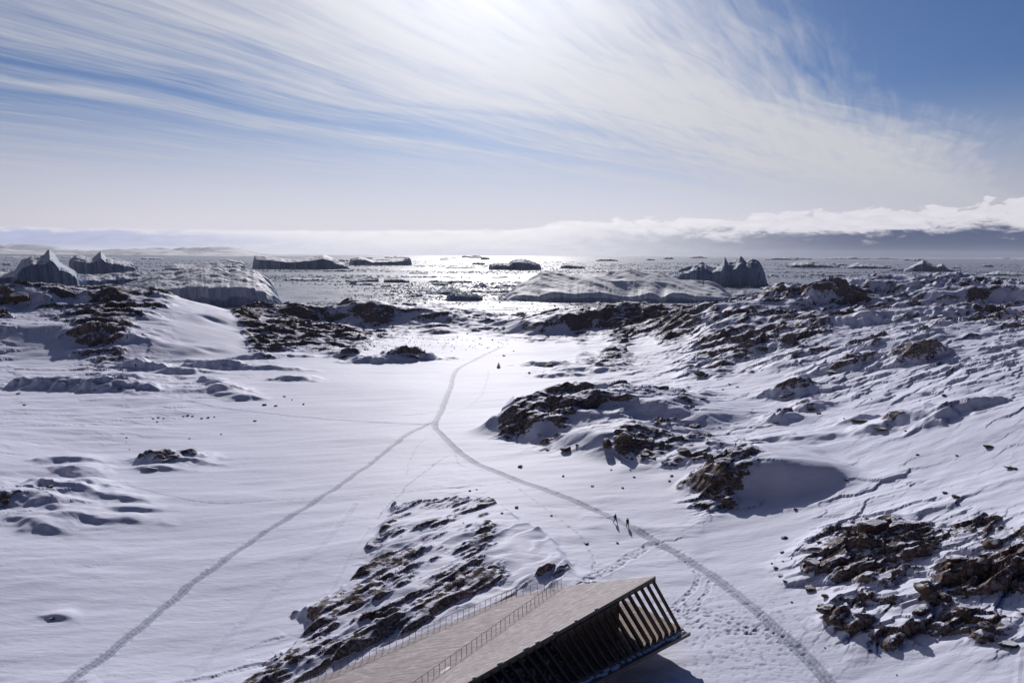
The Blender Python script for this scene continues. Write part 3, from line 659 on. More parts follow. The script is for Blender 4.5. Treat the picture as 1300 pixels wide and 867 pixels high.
def mat_sea():
    m, N, p = new_mat('sea_water_and_slush'); P_ = pos(N)
    # lanes and pans of thin ice lying in bands across the fjord
    wv = N.noise(P_, 0.0016, 3, 0.5, out=1)
    big = N.noise(N.map(P_, (0.5, 1.0, 1.0)), 0.0022, 7, 0.62, 0.6)
    mid = N.noise(N.map(P_, (0.55, 1.0, 1.0)), 0.018, 7, 0.68, 0.8)
    vor = N.new('ShaderNodeTexVoronoi', feature='DISTANCE_TO_EDGE'); N.put(vor.inputs['Vector'], N.map(P_, (0.7, 1.0, 1.0))); vor.inputs['Scale'].default_value = 0.03; vor.inputs['Randomness'].default_value = 1
    vc = N.new('ShaderNodeTexVoronoi'); N.put(vc.inputs['Vector'], N.map(P_, (0.7, 1.0, 1.0))); vc.inputs['Scale'].default_value = 0.03
    sv = N.new('ShaderNodeSeparateColor'); N.put(sv.inputs[0], vc.outputs['Color'])
    pan = N.m('MULTIPLY', N.ss(vor.outputs['Distance'], 0.04, 0.09), N.ss(N.m('ADD', sv.outputs[0], N.m('MULTIPLY', big, 1.2)), 0.95, 1.1))
    slush = N.ss(N.m('ADD', N.m('MULTIPLY', big, 0.6), N.m('MULTIPLY', mid, 0.8)), 0.60, 0.76)
    ice = N.m('MAXIMUM', N.m('MULTIPLY', slush, 0.75), N.m('MULTIPLY', pan, 0.9))
    thin = N.ss(N.m('ADD', big, N.m('MULTIPLY', mid, 0.25)), 0.45, 0.7)
    wat = N.mix(thin, (0.02, 0.03, 0.06), (0.085, 0.10, 0.16))
    N.put(p.inputs['Base Color'], N.mix(ice, wat, (0.40, 0.43, 0.54)))
    N.put(p.inputs['Roughness'], N.m('ADD', 0.25, N.m('MULTIPLY', ice, 0.45)))
    N.put(p.inputs['Specular IOR Level'], N.m('SUBTRACT', 0.34, N.m('MULTIPLY', ice, 0.26)))
    p.inputs['IOR'].default_value = 1.33
    bh = N.m('ADD', N.m('MULTIPLY', N.noise(P_, 0.35, 4, 0.6), 0.6), N.m('MULTIPLY', ice, 1.2))
    bh = N.m('ADD', bh, N.m('MULTIPLY', N.noise(P_, 0.05, 3, 0.6), 2.0))
    b = N.new('ShaderNodeBump'); b.inputs['Strength'].default_value = 0.22; b.inputs['Distance'].default_value = 1.0; N.put(b.inputs['Height'], bh)
    N.put(p.inputs['Normal'], b.outputs[0]); return m
M_SEA = mat_sea()

# ------------------------------------------------------------------ land meshes
def tag(o, label=None, cat=None, group=None, kind=None):
    if label: o['label'] = label
    if cat: o['category'] = cat
    if group: o['group'] = group
    if kind: o['kind'] = kind
    return o
def link(name, me, parent=None):
    o = bpy.data.objects.new(name, me); C.objects.link(o)
    if parent is not None: o.parent = parent
    return o

# full-grid vertex normals, so that pieces meet without a seam
def grid_normals(Z):
    Pn = np.stack([Xg, Yg, Z.astype(np.float64)], -1)
    du = np.empty_like(Pn); du[:, 1:-1] = Pn[:, 2:] - Pn[:, :-2]; du[:, 0] = Pn[:, 1] - Pn[:, 0]; du[:, -1] = Pn[:, -1] - Pn[:, -2]
    dv = np.empty_like(Pn); dv[1:-1] = Pn[2:] - Pn[:-2]; dv[0] = Pn[1] - Pn[0]; dv[-1] = Pn[-1] - Pn[-2]
    n = np.cross(du, dv); n /= np.linalg.norm(n, axis=-1, keepdims=True); return n
NRM = grid_normals(ZF)
def quad_mesh(name, V, F, attrs=None, normals=None, mat=None):
    me = bpy.data.meshes.new(name)
    me.vertices.add(len(V)); me.vertices.foreach_set('co', np.ascontiguousarray(V, np.float32).ravel())
    me.loops.add(F.size); me.loops.foreach_set('vertex_index', np.ascontiguousarray(F, np.int32).ravel())
    me.polygons.add(len(F)); me.polygons.foreach_set('loop_start', np.arange(0, F.size, F.shape[1], dtype=np.int32))
    me.update(calc_edges=True)
    me.polygons.foreach_set('use_smooth', np.ones(len(F), bool))
    for k, a in (attrs or {}).items():
        at = me.attributes.new(k, 'FLOAT', 'POINT'); at.data.foreach_set('value', np.ascontiguousarray(a, np.float32))
    if mat: me.materials.append(mat)
    if normals is not None: me.normals_split_custom_set_from_vertices(normals)
    return me

# face regions
xc = Xf[:-1, :-1]; yc = Yf[:-1, :-1]
def zone(pts, thr, seed=0):
    """faces inside a polygon given in photo pixels on the finished land"""
    W = []
    for a, b in pts:
        h = ground(a, b)
        if h is not None: W.append(h[:2])
    W.append(W[0]); ins = np.zeros(xc.shape, bool)
    xw = xc + wx_f[:-1, :-1] * thr; yw = yc + wy_f[:-1, :-1] * thr
    for i in range(len(W) - 1):
        (x0, y0), (x1, y1) = W[i], W[i + 1]
        c = (y0 > yw) != (y1 > yw)
        if y1 == y0: continue
        ins ^= c & (xw < (x1 - x0) * (yw - y0) / (y1 - y0) + x0)
    return ins
reg = np.zeros(xc.shape, np.int16)
defs = []
def region(mask, name, label=None, cat=None, kind=None):
    defs.append((name, label, cat, kind)); reg[mask & (reg == 0)] = len(defs)
ridge_far = (yc > 470)
region((yc > 455) & (xc < -25) & (xc > -215) & (ZF[:-1, :-1] > 27.5) & (yc < 640), 'coastal_ridge', kind='structure')
region((yc > 462) & (xc >= 15) & (xc < 165) & (ZF[:-1, :-1] > 28.5) & (yc < 640), 'coastal_hill', kind='structure')
region((yc > 340) & (xc < -90) & (ZF[:-1, :-1] > 31) & (yc < 640), 'left_hill', kind='structure')
region((yc > 205) & (Xf[:-1, :-1] / yc > 0.20 + 14 / yc) & (ZF[:-1, :-1] > 32.0), 'right_hill', kind='structure')
region(zone([(612, 535), (640, 512), (700, 500), (780, 496), (850, 505), (905, 530), (915, 572), (880, 592), (800, 592), (760, 585), (700, 570), (640, 566)], 1.2),
       'rock_outcrop', 'rounded snow-streaked rock dome beside the bend of the snow trail', 'rock outcrop')
region(zone([(868, 605), (900, 588), (960, 574), (1040, 576), (1092, 590), (1060, 625), (1000, 654), (940, 640), (890, 622)], .8),
       'rock_outcrop', 'brown rock knoll with a deep smooth blue shadow hollow on its right side', 'rock outcrop')
region(zone([(975, 715), (1010, 680), (1080, 650), (1200, 635), (1330, 640), (1360, 700), (1360, 830), (1250, 860), (1150, 840), (1070, 800), (1020, 750)], 1.2),
       'rock_outcrop', 'broad slope of brown foliated rock breaking through snow at the lower right', 'rock outcrop')
region((sdD[:-1, :-1] > 0.2) & (sdF[:-1, :-1] < 0), 'rock_outcrop', 'layered grey-brown rock slab dusted with snow beside the timber roof', 'rock outcrop')
pid = PATHID[:-1, :-1]
for k, nm in ((1, 'snow_trail'), (2, 'footprint_path'), (3, 'side_path')):
    reg[pid == k] = 0
    region(pid == k, nm, kind='structure')
Vall = np.stack([Xg, Yg, ZF], -1).reshape(-1, 3)
idx = np.arange(NY * NU).reshape(NY, NU)
Fall = np.stack([idx[:-1, :-1], idx[:-1, 1:], idx[1:, 1:], idx[1:, :-1]], -1).reshape(-1, 4)
keep = (np.abs(us[:-1]) < 3)[None] & np.ones(xc.shape, bool)
zmax = np.maximum(np.maximum(ZF[:-1, :-1], ZF[1:, 1:]), np.maximum(ZF[1:, :-1], ZF[:-1, 1:]))
keep = zmax > -4
regf = reg.reshape(-1); keepf = keep.reshape(-1)
exf = EXPO.reshape(-1); trf = TR.reshape(-1); nrf = NRM.reshape(-1, 3)
names = [('snow_ground', None, None, 'structure')] + defs
for k, (nm, lab, cat, kind) in enumerate(names):
    F = Fall[(regf == k) & keepf]
    if len(F) == 0: print('empty region', nm); continue
    used, inv = np.unique(F, return_inverse=True); F = inv.reshape(F.shape)
    me = quad_mesh(nm, Vall[used], F, {'rock': exf[used], 'track': trf[used]}, nrf[used], M_LAND)
    o = link(nm, me); tag(o, lab, cat, None, kind)
print('land meshes', round(time.time() - T0, 1))

# ------------------------------------------------------------------ sea
yr = np.concatenate([[40, 200, 400], np.geomspace(550, 100000, 90)]); ur = np.linspace(-3.2, 3.2, 60)
Vs = np.stack([np.outer(yr, ur), np.repeat(yr[:, None], len(ur), 1), np.zeros((len(yr), len(ur)))], -1).reshape(-1, 3)
ii = np.arange(len(yr) * len(ur)).reshape(len(yr), len(ur))
Fs = np.stack([ii[:-1, :-1], ii[:-1, 1:], ii[1:, 1:], ii[1:, :-1]], -1).reshape(-1, 4)
tag(link('sea', quad_mesh('sea', Vs, Fs, mat=M_SEA)), kind='structure')

def iceberg(px0, px1, base, prof, depth, cross, seed, rough_m, mat, label, warp=0.06, front=0.0, nv=60, name='iceberg', cat='iceberg', group=None, bends=None):
    """outline prof: (px, py) of the skyline; depth in m; cross: (v, fraction) from the front waterline to the back"""
    f0, f1 = at_z(px0, base, 0), at_z(px1, base, 0); Yb = (f0[1] + f1[1]) / 2
    W = f1[0] - f0[0]; cx = (f0[0] + f1[0]) / 2
    nu = int(np.clip((px1 - px0) * 1.3, 24, 330))
    U = np.linspace(-1, 1, nu)[:, None]; Vv = np.linspace(-1, 1, nv)[None]
    U, Vv = np.broadcast_arrays(U, Vv)
    vtop = cross[int(np.argmax([c[1] for c in cross]))][0]
    Yr = Yb + depth * (vtop + 1) / 2
    pp = np.array([at_y(a, b, Yr) for a, b in prof]); top = np.interp(cx + U * W / 2, pp[:, 0] * Yb / Yr * 1.0, pp[:, 2])
    top = np.maximum(top, 1.5)
    cr_ = np.interp(Vv, [c[0] for c in cross], [c[1] for c in cross])
    sc = W / 6
    xn = (cx + U * W / 2); yn = (Yb + depth * (Vv + 1) / 2)
    n = fbm(xn.astype(np.float32), yn.astype(np.float32), sc, 6, seed, 0.55, ridged=True)
    n2 = fbm(xn.astype(np.float32), yn.astype(np.float32), sc * .8, 5, seed + 50, 0.55)
    edge_u = np.clip((1 - np.abs(U)) / 0.05, 0, 1) ** 0.6
    hgt = top * cr_ * (1 + 0) + n * rough_m * np.clip(cr_, 0, 1) * 0.6 + n2 * rough_m * 0.4
    if bends is not None: hgt = bends(U, Vv, hgt, xn, yn)
    hgt = hgt * np.minimum(edge_u, 1)
    rim = (np.abs(U) > 0.999) | (np.abs(Vv) > 0.999)
    hgt = np.where(rim, -4.0, np.maximum(hgt, -1.0))
    # rounded, ragged plan
    k = np.sqrt(np.clip(1 - np.abs(U) ** 4 * 0.75, 0.05, 1))
    ym = Yb + depth / 2 + (Vv * k) * depth / 2
    w1 = fbm((xn).astype(np.float32), (yn * 0.1).astype(np.float32), sc * 0.9, 6, seed + 9, .6) * warp * W
    wfall = np.clip(1 - (Vv + 1) * 1.2, 0, 1) + np.clip((Vv - 0.6) * 2, 0, 1)
    yy = ym + w1 * wfall - front * (1 - U ** 2) * (Vv < 0) * depth
    xx = xn + fbm(yn.astype(np.float32), xn.astype(np.float32), sc, 4, seed + 33, .5) * warp * W * 0.5 * (np.abs(U) > 0.7)
    xx = xx + cx * (yy - Yb) / Yb + (xx - cx) * (yy - Yb) / Yb        # each berg lies with its depth pointing away from the shore
    V = np.stack([xx - cx, yy - Yb, hgt], -1).reshape(-1, 3)
    q = np.arange(nu * nv).reshape(nu, nv)
    F = np.stack([q[:-1, :-1], q[1:, :-1], q[1:, 1:], q[:-1, 1:]], -1).reshape(-1, 4)
    # underside
    V = np.vstack([V, V[q[0, 0]], V[q[-1, 0]], V[q[-1, -1]], V[q[0, -1]]]); m = len(V) - 4; V[m:, 2] = -4.0
    F = np.vstack([F, [[m, m + 3, m + 2, m + 1]]])
    me = quad_mesh(name, V, F, mat=mat)
    o = link(name, me); o.location = (cx, Yb, 0); tag(o, label, cat, group); return o

CL = [(-1, 0), (-0.94, 0.72), (-0.6, 0.86), (-0.1, 0.97), (0.2, 1), (0.8, 0.8), (1, 0)]      # cliffed
SL = [(-1, 0), (-0.96, 0.45), (-0.3, 0.85), (0.2, 1), (0.8, 0.6), (1, 0)]
def main_bends(U, V, h, x, y):
    # wind-scooped hollows and low cliffs along the near shore
    lf = np.exp(-((U + 0.72) / 0.10) ** 2); h = h - lf * 9 * np.clip(-V, 0, 1)
    cl = sstep(-U, 0.1, 0.35) + sstep(U, 0.25, 0.6)
    h = h * (1 + 0.0 * cl)
    g = fbm((x + (y) * 0.9).astype(np.float32), (y * 0.3).astype(np.float32), 70, 4, 905, .5)
    h = h + g * 4.0 * np.clip(h / 20, 0, 1)
    sl = np.exp(-((U - 0.05) / 0.16) ** 2) + 0.8 * np.exp(-((U - 0.35) / 0.06) ** 2)
    h = np.where(V < -0.3, h * (1 - np.clip(sl, 0, 1) * 0.55 * np.clip((-V - 0.3) / 0.55, 0, 1)), h)
    return h
iceberg(640, 934, 384, [(640, 376), (655, 362), (680, 349), (686, 346), (700, 348), (730, 349), (760, 347), (800, 345), (835, 347), (870, 354), (900, 360), (915, 364), (928, 376), (934, 383)], 230,
        [(-1, 0), (-0.975, 0.22), (-0.9, 0.38), (-0.6, 0.52), (-0.2, 0.74), (0.25, 1), (0.8, 0.7), (1, 0)], 11, 2.2, M_SNOWBERG,
        'long smooth snow-covered iceberg lying in the fjord right of the sun glitter', 0.03, bends=main_bends, nv=110)
iceberg(852, 972, 364, [(852, 356), (866, 345), (878, 340), (890, 337), (905, 341), (916, 338), (920, 329), (924, 337), (934, 334), (940, 328), (947, 334), (955, 331), (963, 336), (968, 345), (972, 362)], 190, CL, 23, 8, M_ICE,
        'jagged blue-grey iceberg with two small peaks behind the smooth iceberg', nv=90)
iceberg(148, 358, 389, [(148, 372), (160, 362), (185, 352), (215, 345), (255, 341), (300, 342), (322, 345), (335, 352), (345, 362), (354, 378), (358, 388)], 250,
        [(-1, 0), (-0.96, 0.26), (-0.85, 0.50), (-0.5, 0.68), (0, 0.9), (0.3, 1), (0.8, 0.7), (1, 0)], 37, 4, M_SNOWBERG, 'broad domed snowy iceberg with a steep right cliff behind the left hill', 0.04, nv=100)
iceberg(205, 315, 346, [(205, 341), (220, 335), (245, 337), (262, 333), (290, 330), (305, 331), (312, 335), (315, 344)], 260, SL, 43, 4, M_SNOWBERG, 'low snow-topped iceberg just behind the domed iceberg on the left')
iceberg(-60, 106, 368, [(-60, 350), (0, 347), (18, 346), (28, 330), (40, 325), (55, 325), (62, 318), (68, 323), (76, 334), (88, 340), (97, 350), (106, 362)], 220, CL, 51, 3.5, M_ICE, 'big dark iceberg with a pointed top at the far left', nv=90)
iceberg(70, 205, 366, [(70, 356), (100, 350), (130, 350), (165, 346), (190, 346), (205, 352)], 160, [(-1, 0), (-0.95, 0.6), (-0.5, 0.8), (0, 1), (0.6, 0.9), (1, 0)], 57, 4, M_ICE, 'low dark shelf of ice in front of the twin-peaked icebergs on the left')
iceberg(85, 178, 352, [(85, 332), (97, 325), (108, 327), (118, 328), (128, 320), (134, 327), (150, 330), (165, 334), (178, 344)], 260, CL, 61, 4, M_ICE, 'ragged dark iceberg with a thin spire right of the big pointed one', nv=80)
iceberg(318, 444, 342, [(318, 338), (323, 325), (345, 327), (370, 330), (388, 328), (398, 327), (410, 324), (420, 327), (432, 334), (444, 340)], 420, CL, 71, 5, M_ICE, 'long flat iceberg with a sheer left end and a hump on its right')
iceberg(441, 523, 337, [(441, 331), (455, 327), (463, 328), (474, 332), (495, 331), (510, 330), (518, 327), (523, 333)], 330, CL, 83, 5, M_ICE, 'long dark iceberg standing against the left edge of the sun glitter')
iceberg(622, 686, 343, [(622, 337), (632, 335), (645, 336), (652, 331), (665, 330), (678, 334), (686, 338)], 240, CL, 91, 7, M_ICE, 'blue iceberg in the bright glitter above the smooth iceberg')
iceberg(1003, 1062, 340, [(1003, 336), (1010, 333), (1028, 331), (1045, 334), (1062, 337)], 300, SL, 97, 5, M_ICE, 'low dark iceberg right of the jagged iceberg')
iceberg(1078, 1128, 341, [(1078, 338), (1090, 334), (1110, 336), (1128, 338)], 260, SL, 101, 5, M_ICE, 'flat dim iceberg left of the pyramid-shaped iceberg')
iceberg(1152, 1212, 345, [(1152, 342), (1163, 335), (1172, 331), (1182, 336), (1190, 338), (1196, 335), (1202, 341), (1212, 344)], 220, CL, 103, 5, M_ICE, 'pyramid-shaped dark iceberg beyond the right hill')
iceberg(1250, 1302, 350, [(1250, 348), (1268, 345), (1285, 346), (1302, 348)], 150, SL, 107, 3, M_ICE, 'low dim iceberg at the far right beyond the hill')
iceberg(540, 590, 374, [(540, 373), (556, 369), (572, 365), (582, 369), (590, 373)], 60, SL, 109, 2.5, M_ICE, 'small cone-shaped iceberg in the glitter behind the shore ridge')
iceberg(567, 613, 382, [(567, 377), (572, 373), (590, 374), (605, 375), (613, 379)], 45, CL, 113, 3.0, M_ICE, 'rough low ice block in front of the small cone-shaped iceberg')
iceberg(487, 520, 359, [(487, 355), (500, 354), (512, 355), (520, 357)], 60, CL, 117, 2.0, M_ICE, 'small flat-topped ice block alone on the left side of the glitter')
iceberg(438, 481, 358, [(438, 356), (455, 355), (470, 353), (479, 353), (481, 356)], 60, SL, 119, 2.5, M_ICE, 'narrow dark ice block beside the glitter left of the flat-topped block')
iceberg(712, 742, 341, [(712, 338), (718, 336), (730, 337), (742, 339)], 120, CL, 127, 3, M_ICE, 'small dark ice block behind the middle of the smooth iceberg')
iceberg(984, 1010, 362, [(984, 359), (995, 358), (1010, 360)], 60, SL, 131, 2, M_ICE, 'small low iceberg just right of the jagged iceberg')
iceberg(930, 962, 377, [(930, 374), (944, 370), (955, 373), (962, 376)], 60, SL, 137, 2, M_ICE, 'low rubbly ice block in front of the jagged iceberg')
iceberg(558, 570, 330, [(558, 329), (562, 328), (570, 329)], 200, SL, 139, 3, M_ICE, 'tiny far iceberg left of centre near the horizon')
iceberg(610, 622, 330, [(610, 328), (614, 326), (620, 327), (622, 329)], 250, CL, 141, 3, M_ICE, 'tiny far iceberg with a raised left end in the glitter')

rgb = np.random.default_rng(77)
def growler_spots():
    out_ = []
    for k in range(90):
        py = 327 + 46 * rgb.random() ** 1.6; px = rgb.uniform(-20, 1320)
        if 140 < px < 360 and py > 336: continue
        if 630 < px < 980 and py > 338: continue
        if px < 215 and py > 340: continue
        out_.append((px, py))
    return out_
for k, (px, py) in enumerate(growler_spots()):
    w_ = rgb.uniform(5, 20) * (1.0 if py < 345 else 1.5); h_ = rgb.uniform(1.2, 3.6)
    t_ = [(px - w_ + 2 * w_ * q, py - h_ * v) for q, v in zip(np.linspace(0, 1, 7), [.4, .8, rgb.uniform(.5, 1), rgb.uniform(.4, 1), rgb.uniform(.6, 1), .7, .4])]
    iceberg(px - w_, px + w_, py, t_, w_ * at_z(px, py, 0)[1] / FPX * 1.1, CL if k % 2 else SL, 300 + k, 1.5 + 0.1 * w_, M_ICE, 'small dark block of glacier ice among the pack ice', 0.10, nv=14, name='ice_block', cat='ice block', group='ice blocks scattered through the pack ice')
# far shore on the left: pale snowy hills beyond the ice
def far_hills():
    nx, ny = 300, 24; X = np.linspace(-24500, -8800, nx)[:, None]; Yh = np.linspace(26000, 34000, ny)[None]
    X, Yh = np.broadcast_arrays(X, Yh); n = fbm(X.astype(np.float32), Yh.astype(np.float32), 4200, 7, 701, .55)
    m = fbm(X.astype(np.float32), Yh.astype(np.float32), 9000, 2, 703)
    env = sstep(-X, 8900, 16000)
    h = (150 + 300 * n + 160 * m) * env * sstep(Yh, 26000, 29500) + 25 * env
    V = np.stack([X, Yh, h - 5], -1).reshape(-1, 3); q = np.arange(nx * ny).reshape(nx, ny)
    F = np.stack([q[:-1, :-1], q[1:, :-1], q[1:, 1:], q[:-1, 1:]], -1).reshape(-1, 4)
    tag(link('far_hills', quad_mesh('far_hills', V, F, mat=mat_far())), kind='structure')
def mat_far():
    m, N, p = new_mat('distant_snow'); P_ = pos(N)
    N.put(p.inputs['Base Color'], N.ramp(N.noise(P_, 0.0009, 6, 0.65), [(0.45, (0.80, 0.82, 0.88)), (0.62, (0.35, 0.36, 0.42))])); p.inputs['Roughness'].default_value = 0.8; return m
far_hills()

# floes: flat ice plates, copied one by one
rng = np.random.default_rng(5)
def plate_mesh(seed, chunk=False):
    r = np.random.default_rng(seed); n = 14; a = np.sort(r.uniform(0, 2 * math.pi, n)); rad = r.uniform(0.65, 1.1, n)
    V = []; F = []
    for lev, (sc, z) in enumerate([(1.02, -0.3), (1.0, 0.35), (0.82, 0.62)] if not chunk else [(1.0, -0.3), (0.92, 0.6), (0.45, 1.5)]):
        for k in range(n): V.append((math.cos(a[k]) * rad[k] * sc, math.sin(a[k]) * rad[k] * sc * 0.8, z * (1 + 0.5 * r.uniform(-1, 1) * (lev > 0))))
    V.append((r.uniform(-.2, .2), r.uniform(-.2, .2), 0.7 if not chunk else 2.0)); c = len(V) - 1
    for l in range(2):
        for k in range(n): F.append((l * n + k, l * n + (k + 1) % n, (l + 1) * n + (k + 1) % n, (l + 1) * n + k))
    for k in range(n): F.append((2 * n + k, 2 * n + (k + 1) % n, c))
    me = bpy.data.meshes.new('ice_floe'); me.from_pydata(V, [], F); me.materials.append(M_FLOE); return me
plates = [plate_mesh(100 + k) for k in range(8)] + [plate_mesh(200 + k, True) for k in range(6)]
cnt = 0
def band(xx_, yy_):
    return float(fbm(np.array([xx_ * 0.4], np.float32), np.array([yy_], np.float32), 520, 4, 811, .55)[0])
while cnt < 290:
    u = rng.uniform(-0.74, 0.74); Y = 1 / rng.uniform(1 / 3200, 1 / 900); X = u * Y
    if band(X, Y) < 0.02: continue
    k = int(rng.integers(0, len(plates))); o = link('ice_floe', plates[k]); s_ = Y * rng.uniform(1.5, 7.0) / FPX
    hh = min(s_ * rng.uniform(0.25, 0.7), 6.0) * (1.0 if k < 8 else 0.55)
    o.location = (X, Y, 0); o.rotation_euler = (0, 0, rng.uniform(-0.5, 0.5)); o.scale = (s_ * 1.5, s_ * 1.6, hh)
    tag(o, 'small drifting piece of sea ice among the brash in the fjord', 'ice floe', 'ice floes scattered over the fjord'); cnt += 1
# brash ice too small and too many to count
NB = 52000
ub = rng.uniform(-1.0, 1.0, NB * 4); Yb = 1 / rng.uniform(1 / 9000, 1 / 820, NB * 4); Xb = ub * Yb
bn = fbm((Xb * 0.4).astype(np.float32), Yb.astype(np.float32), 520, 5, 811, .55) + rng.normal(0, 0.16, NB * 4)
sel = np.nonzero(bn > 0.06)[0][:NB]; Xb, Yb = Xb[sel], Yb[sel]; NB = len(sel)
sz_ = Yb / FPX * rng.uniform(0.35, 1.25, NB) ** 1.5; hz_ = np.minimum(sz_ * rng.uniform(0.25, 0.9, NB), 3.5)
ang = rng.uniform(0, 6.28, (NB, 1)) + np.array([[0, 1.3, 2.9, 4.3]]) ; rr = rng.uniform(0.6, 1.2, (NB, 4))
bx = Xb[:, None] + np.cos(ang) * rr * sz_[:, None] * 1.5; by = Yb[:, None] + np.sin(ang) * rr * sz_[:, None] * 1.5
lo = np.stack([bx, by, np.full((NB, 4), -0.2)], -1); hi = np.stack([Xb[:, None] + (bx - Xb[:, None]) * 0.55, Yb[:, None] + (by - Yb[:, None]) * 0.55, hz_[:, None] * rng.uniform(0.5, 1.2, (NB, 4))], -1)
V = np.concatenate([lo, hi], 1).reshape(-1, 3); b0 = (np.arange(NB) * 8)[:, None, None]
F = (b0 + np.array([[0, 1, 5, 4], [1, 2, 6, 5], [2, 3, 7, 6], [3, 0, 4, 7], [4, 5, 6, 7]])[None]).reshape(-1, 4)
o = link('brash_ice', quad_mesh('brash_ice', V, F, mat=M_FLOE)); tag(o, 'crushed brash ice in long bands over the fjord', 'brash ice', kind='stuff')
me = o.data; me.polygons.foreach_set('use_smooth', np.zeros(len(me.polygons), bool))
print('sea', round(time.time() - T0, 1))

# ------------------------------------------------------------------ timber building with louvred porch
def mat_wood(name, a, b, rough=0.75, snow=0.0, along=(0.12, 1.7, 1.7)):
    m, N, p = new_mat(name); P_ = pos(N)
    n = N.noise(N.map(P_, along, (0, 0, R(-3))), 1.6, 6, 0.7); n2 = N.noise(P_, 0.25, 4, 0.6)
    n3 = N.noise(N.map(P_, (0.30, 3.4, 3.4), (0, 0, R(-3))), 1.0, 5, 0.75)
    c = N.mix(N.ss(n, 0.30, 0.70), a, b)
    c = N.mix(N.m('MULTIPLY', N.ss(n3, 0.52, 0.64), 0.7), c, tuple(min(1, v * 1.6) for v in b))
    c = N.mix(N.m('MULTIPLY', N.ss(n3, 0.44, 0.30), 0.6), c, tuple(v * 0.55 for v in a))
    c = N.mix(N.m('MULTIPLY', N.ss(n2, 0.5, 0.7), 0.3), c, tuple(v * 0.8 for v in a))
    if snow: c = N.mix(N.m('MULTIPLY', N.ss(N.m('ADD', N.m('MULTIPLY', n2, 0.6), N.m('MULTIPLY', n, 0.4)), 0.56, 0.66), snow), c, (0.75, 0.77, 0.84))
    N.put(p.inputs['Base Color'], c); p.inputs['Roughness'].default_value = rough; p.inputs['Specular IOR Level'].default_value = 0.3
    sep = N.new('ShaderNodeSeparateXYZ'); N.put(sep.inputs[0], N.map(P_, (1, 1, 1), (0, 0, R(-3))))
    g = N.m('ABSOLUTE', N.m('SUBTRACT', N.m('FRACT', N.m('MULTIPLY', sep.outputs[1], 6.6)), 0.5))
    bm_ = N.new('ShaderNodeBump'); bm_.inputs['Strength'].default_value = 0.5; bm_.inputs['Distance'].default_value = 0.03; N.put(bm_.inputs['Height'], N.m('ADD', N.m('MULTIPLY', N.ss(g, 0.5, 0.42), 1.0), N.m('MULTIPLY', n, 0.5)))
    N.put(p.inputs['Normal'], bm_.outputs[0]); return m
M_DECK = mat_wood('weathered_deck_boards', (0.30, 0.25, 0.26), (0.49, 0.445, 0.455), snow=0.25)
M_FLOORW = mat_wood('porch_floor_boards', (0.26, 0.20, 0.165), (0.38, 0.31, 0.27), snow=0.12)
M_FRAME = mat_simple('dark_painted_steel', (0.085, 0.070, 0.064), 0.5, 0.0, 0.3)
M_FASCIA = mat_simple('dark_bronze_fascia', (0.10, 0.085, 0.08), 0.55, 0.0, 0.3)
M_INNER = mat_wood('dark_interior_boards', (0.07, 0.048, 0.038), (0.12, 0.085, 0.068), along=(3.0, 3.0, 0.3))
M_RAIL = mat_simple('galvanised_rail', (0.10, 0.085, 0.075), 0.5, 0.3, 0.3)
M_SNOW = mat_simple('settled_snow', (0.80, 0.82, 0.89), 0.6, 0, 0.05, 1.0, 0.4)
def mat_glass():
    m, N, p = new_mat('window_glass'); P_ = pos(N)
    N.put(p.inputs['Base Color'], N.mix(N.m('MULTIPLY', N.ss(N.noise(P_, 0.9, 4, 0.6, 0.5), 0.56, 0.66), 0.5), (0.022, 0.026, 0.036), (0.45, 0.48, 0.58)))
    p.inputs['Roughness'].default_value = 0.12; p.inputs['Specular IOR Level'].default_value = 0.8; return m
M_GLASS = mat_glass()

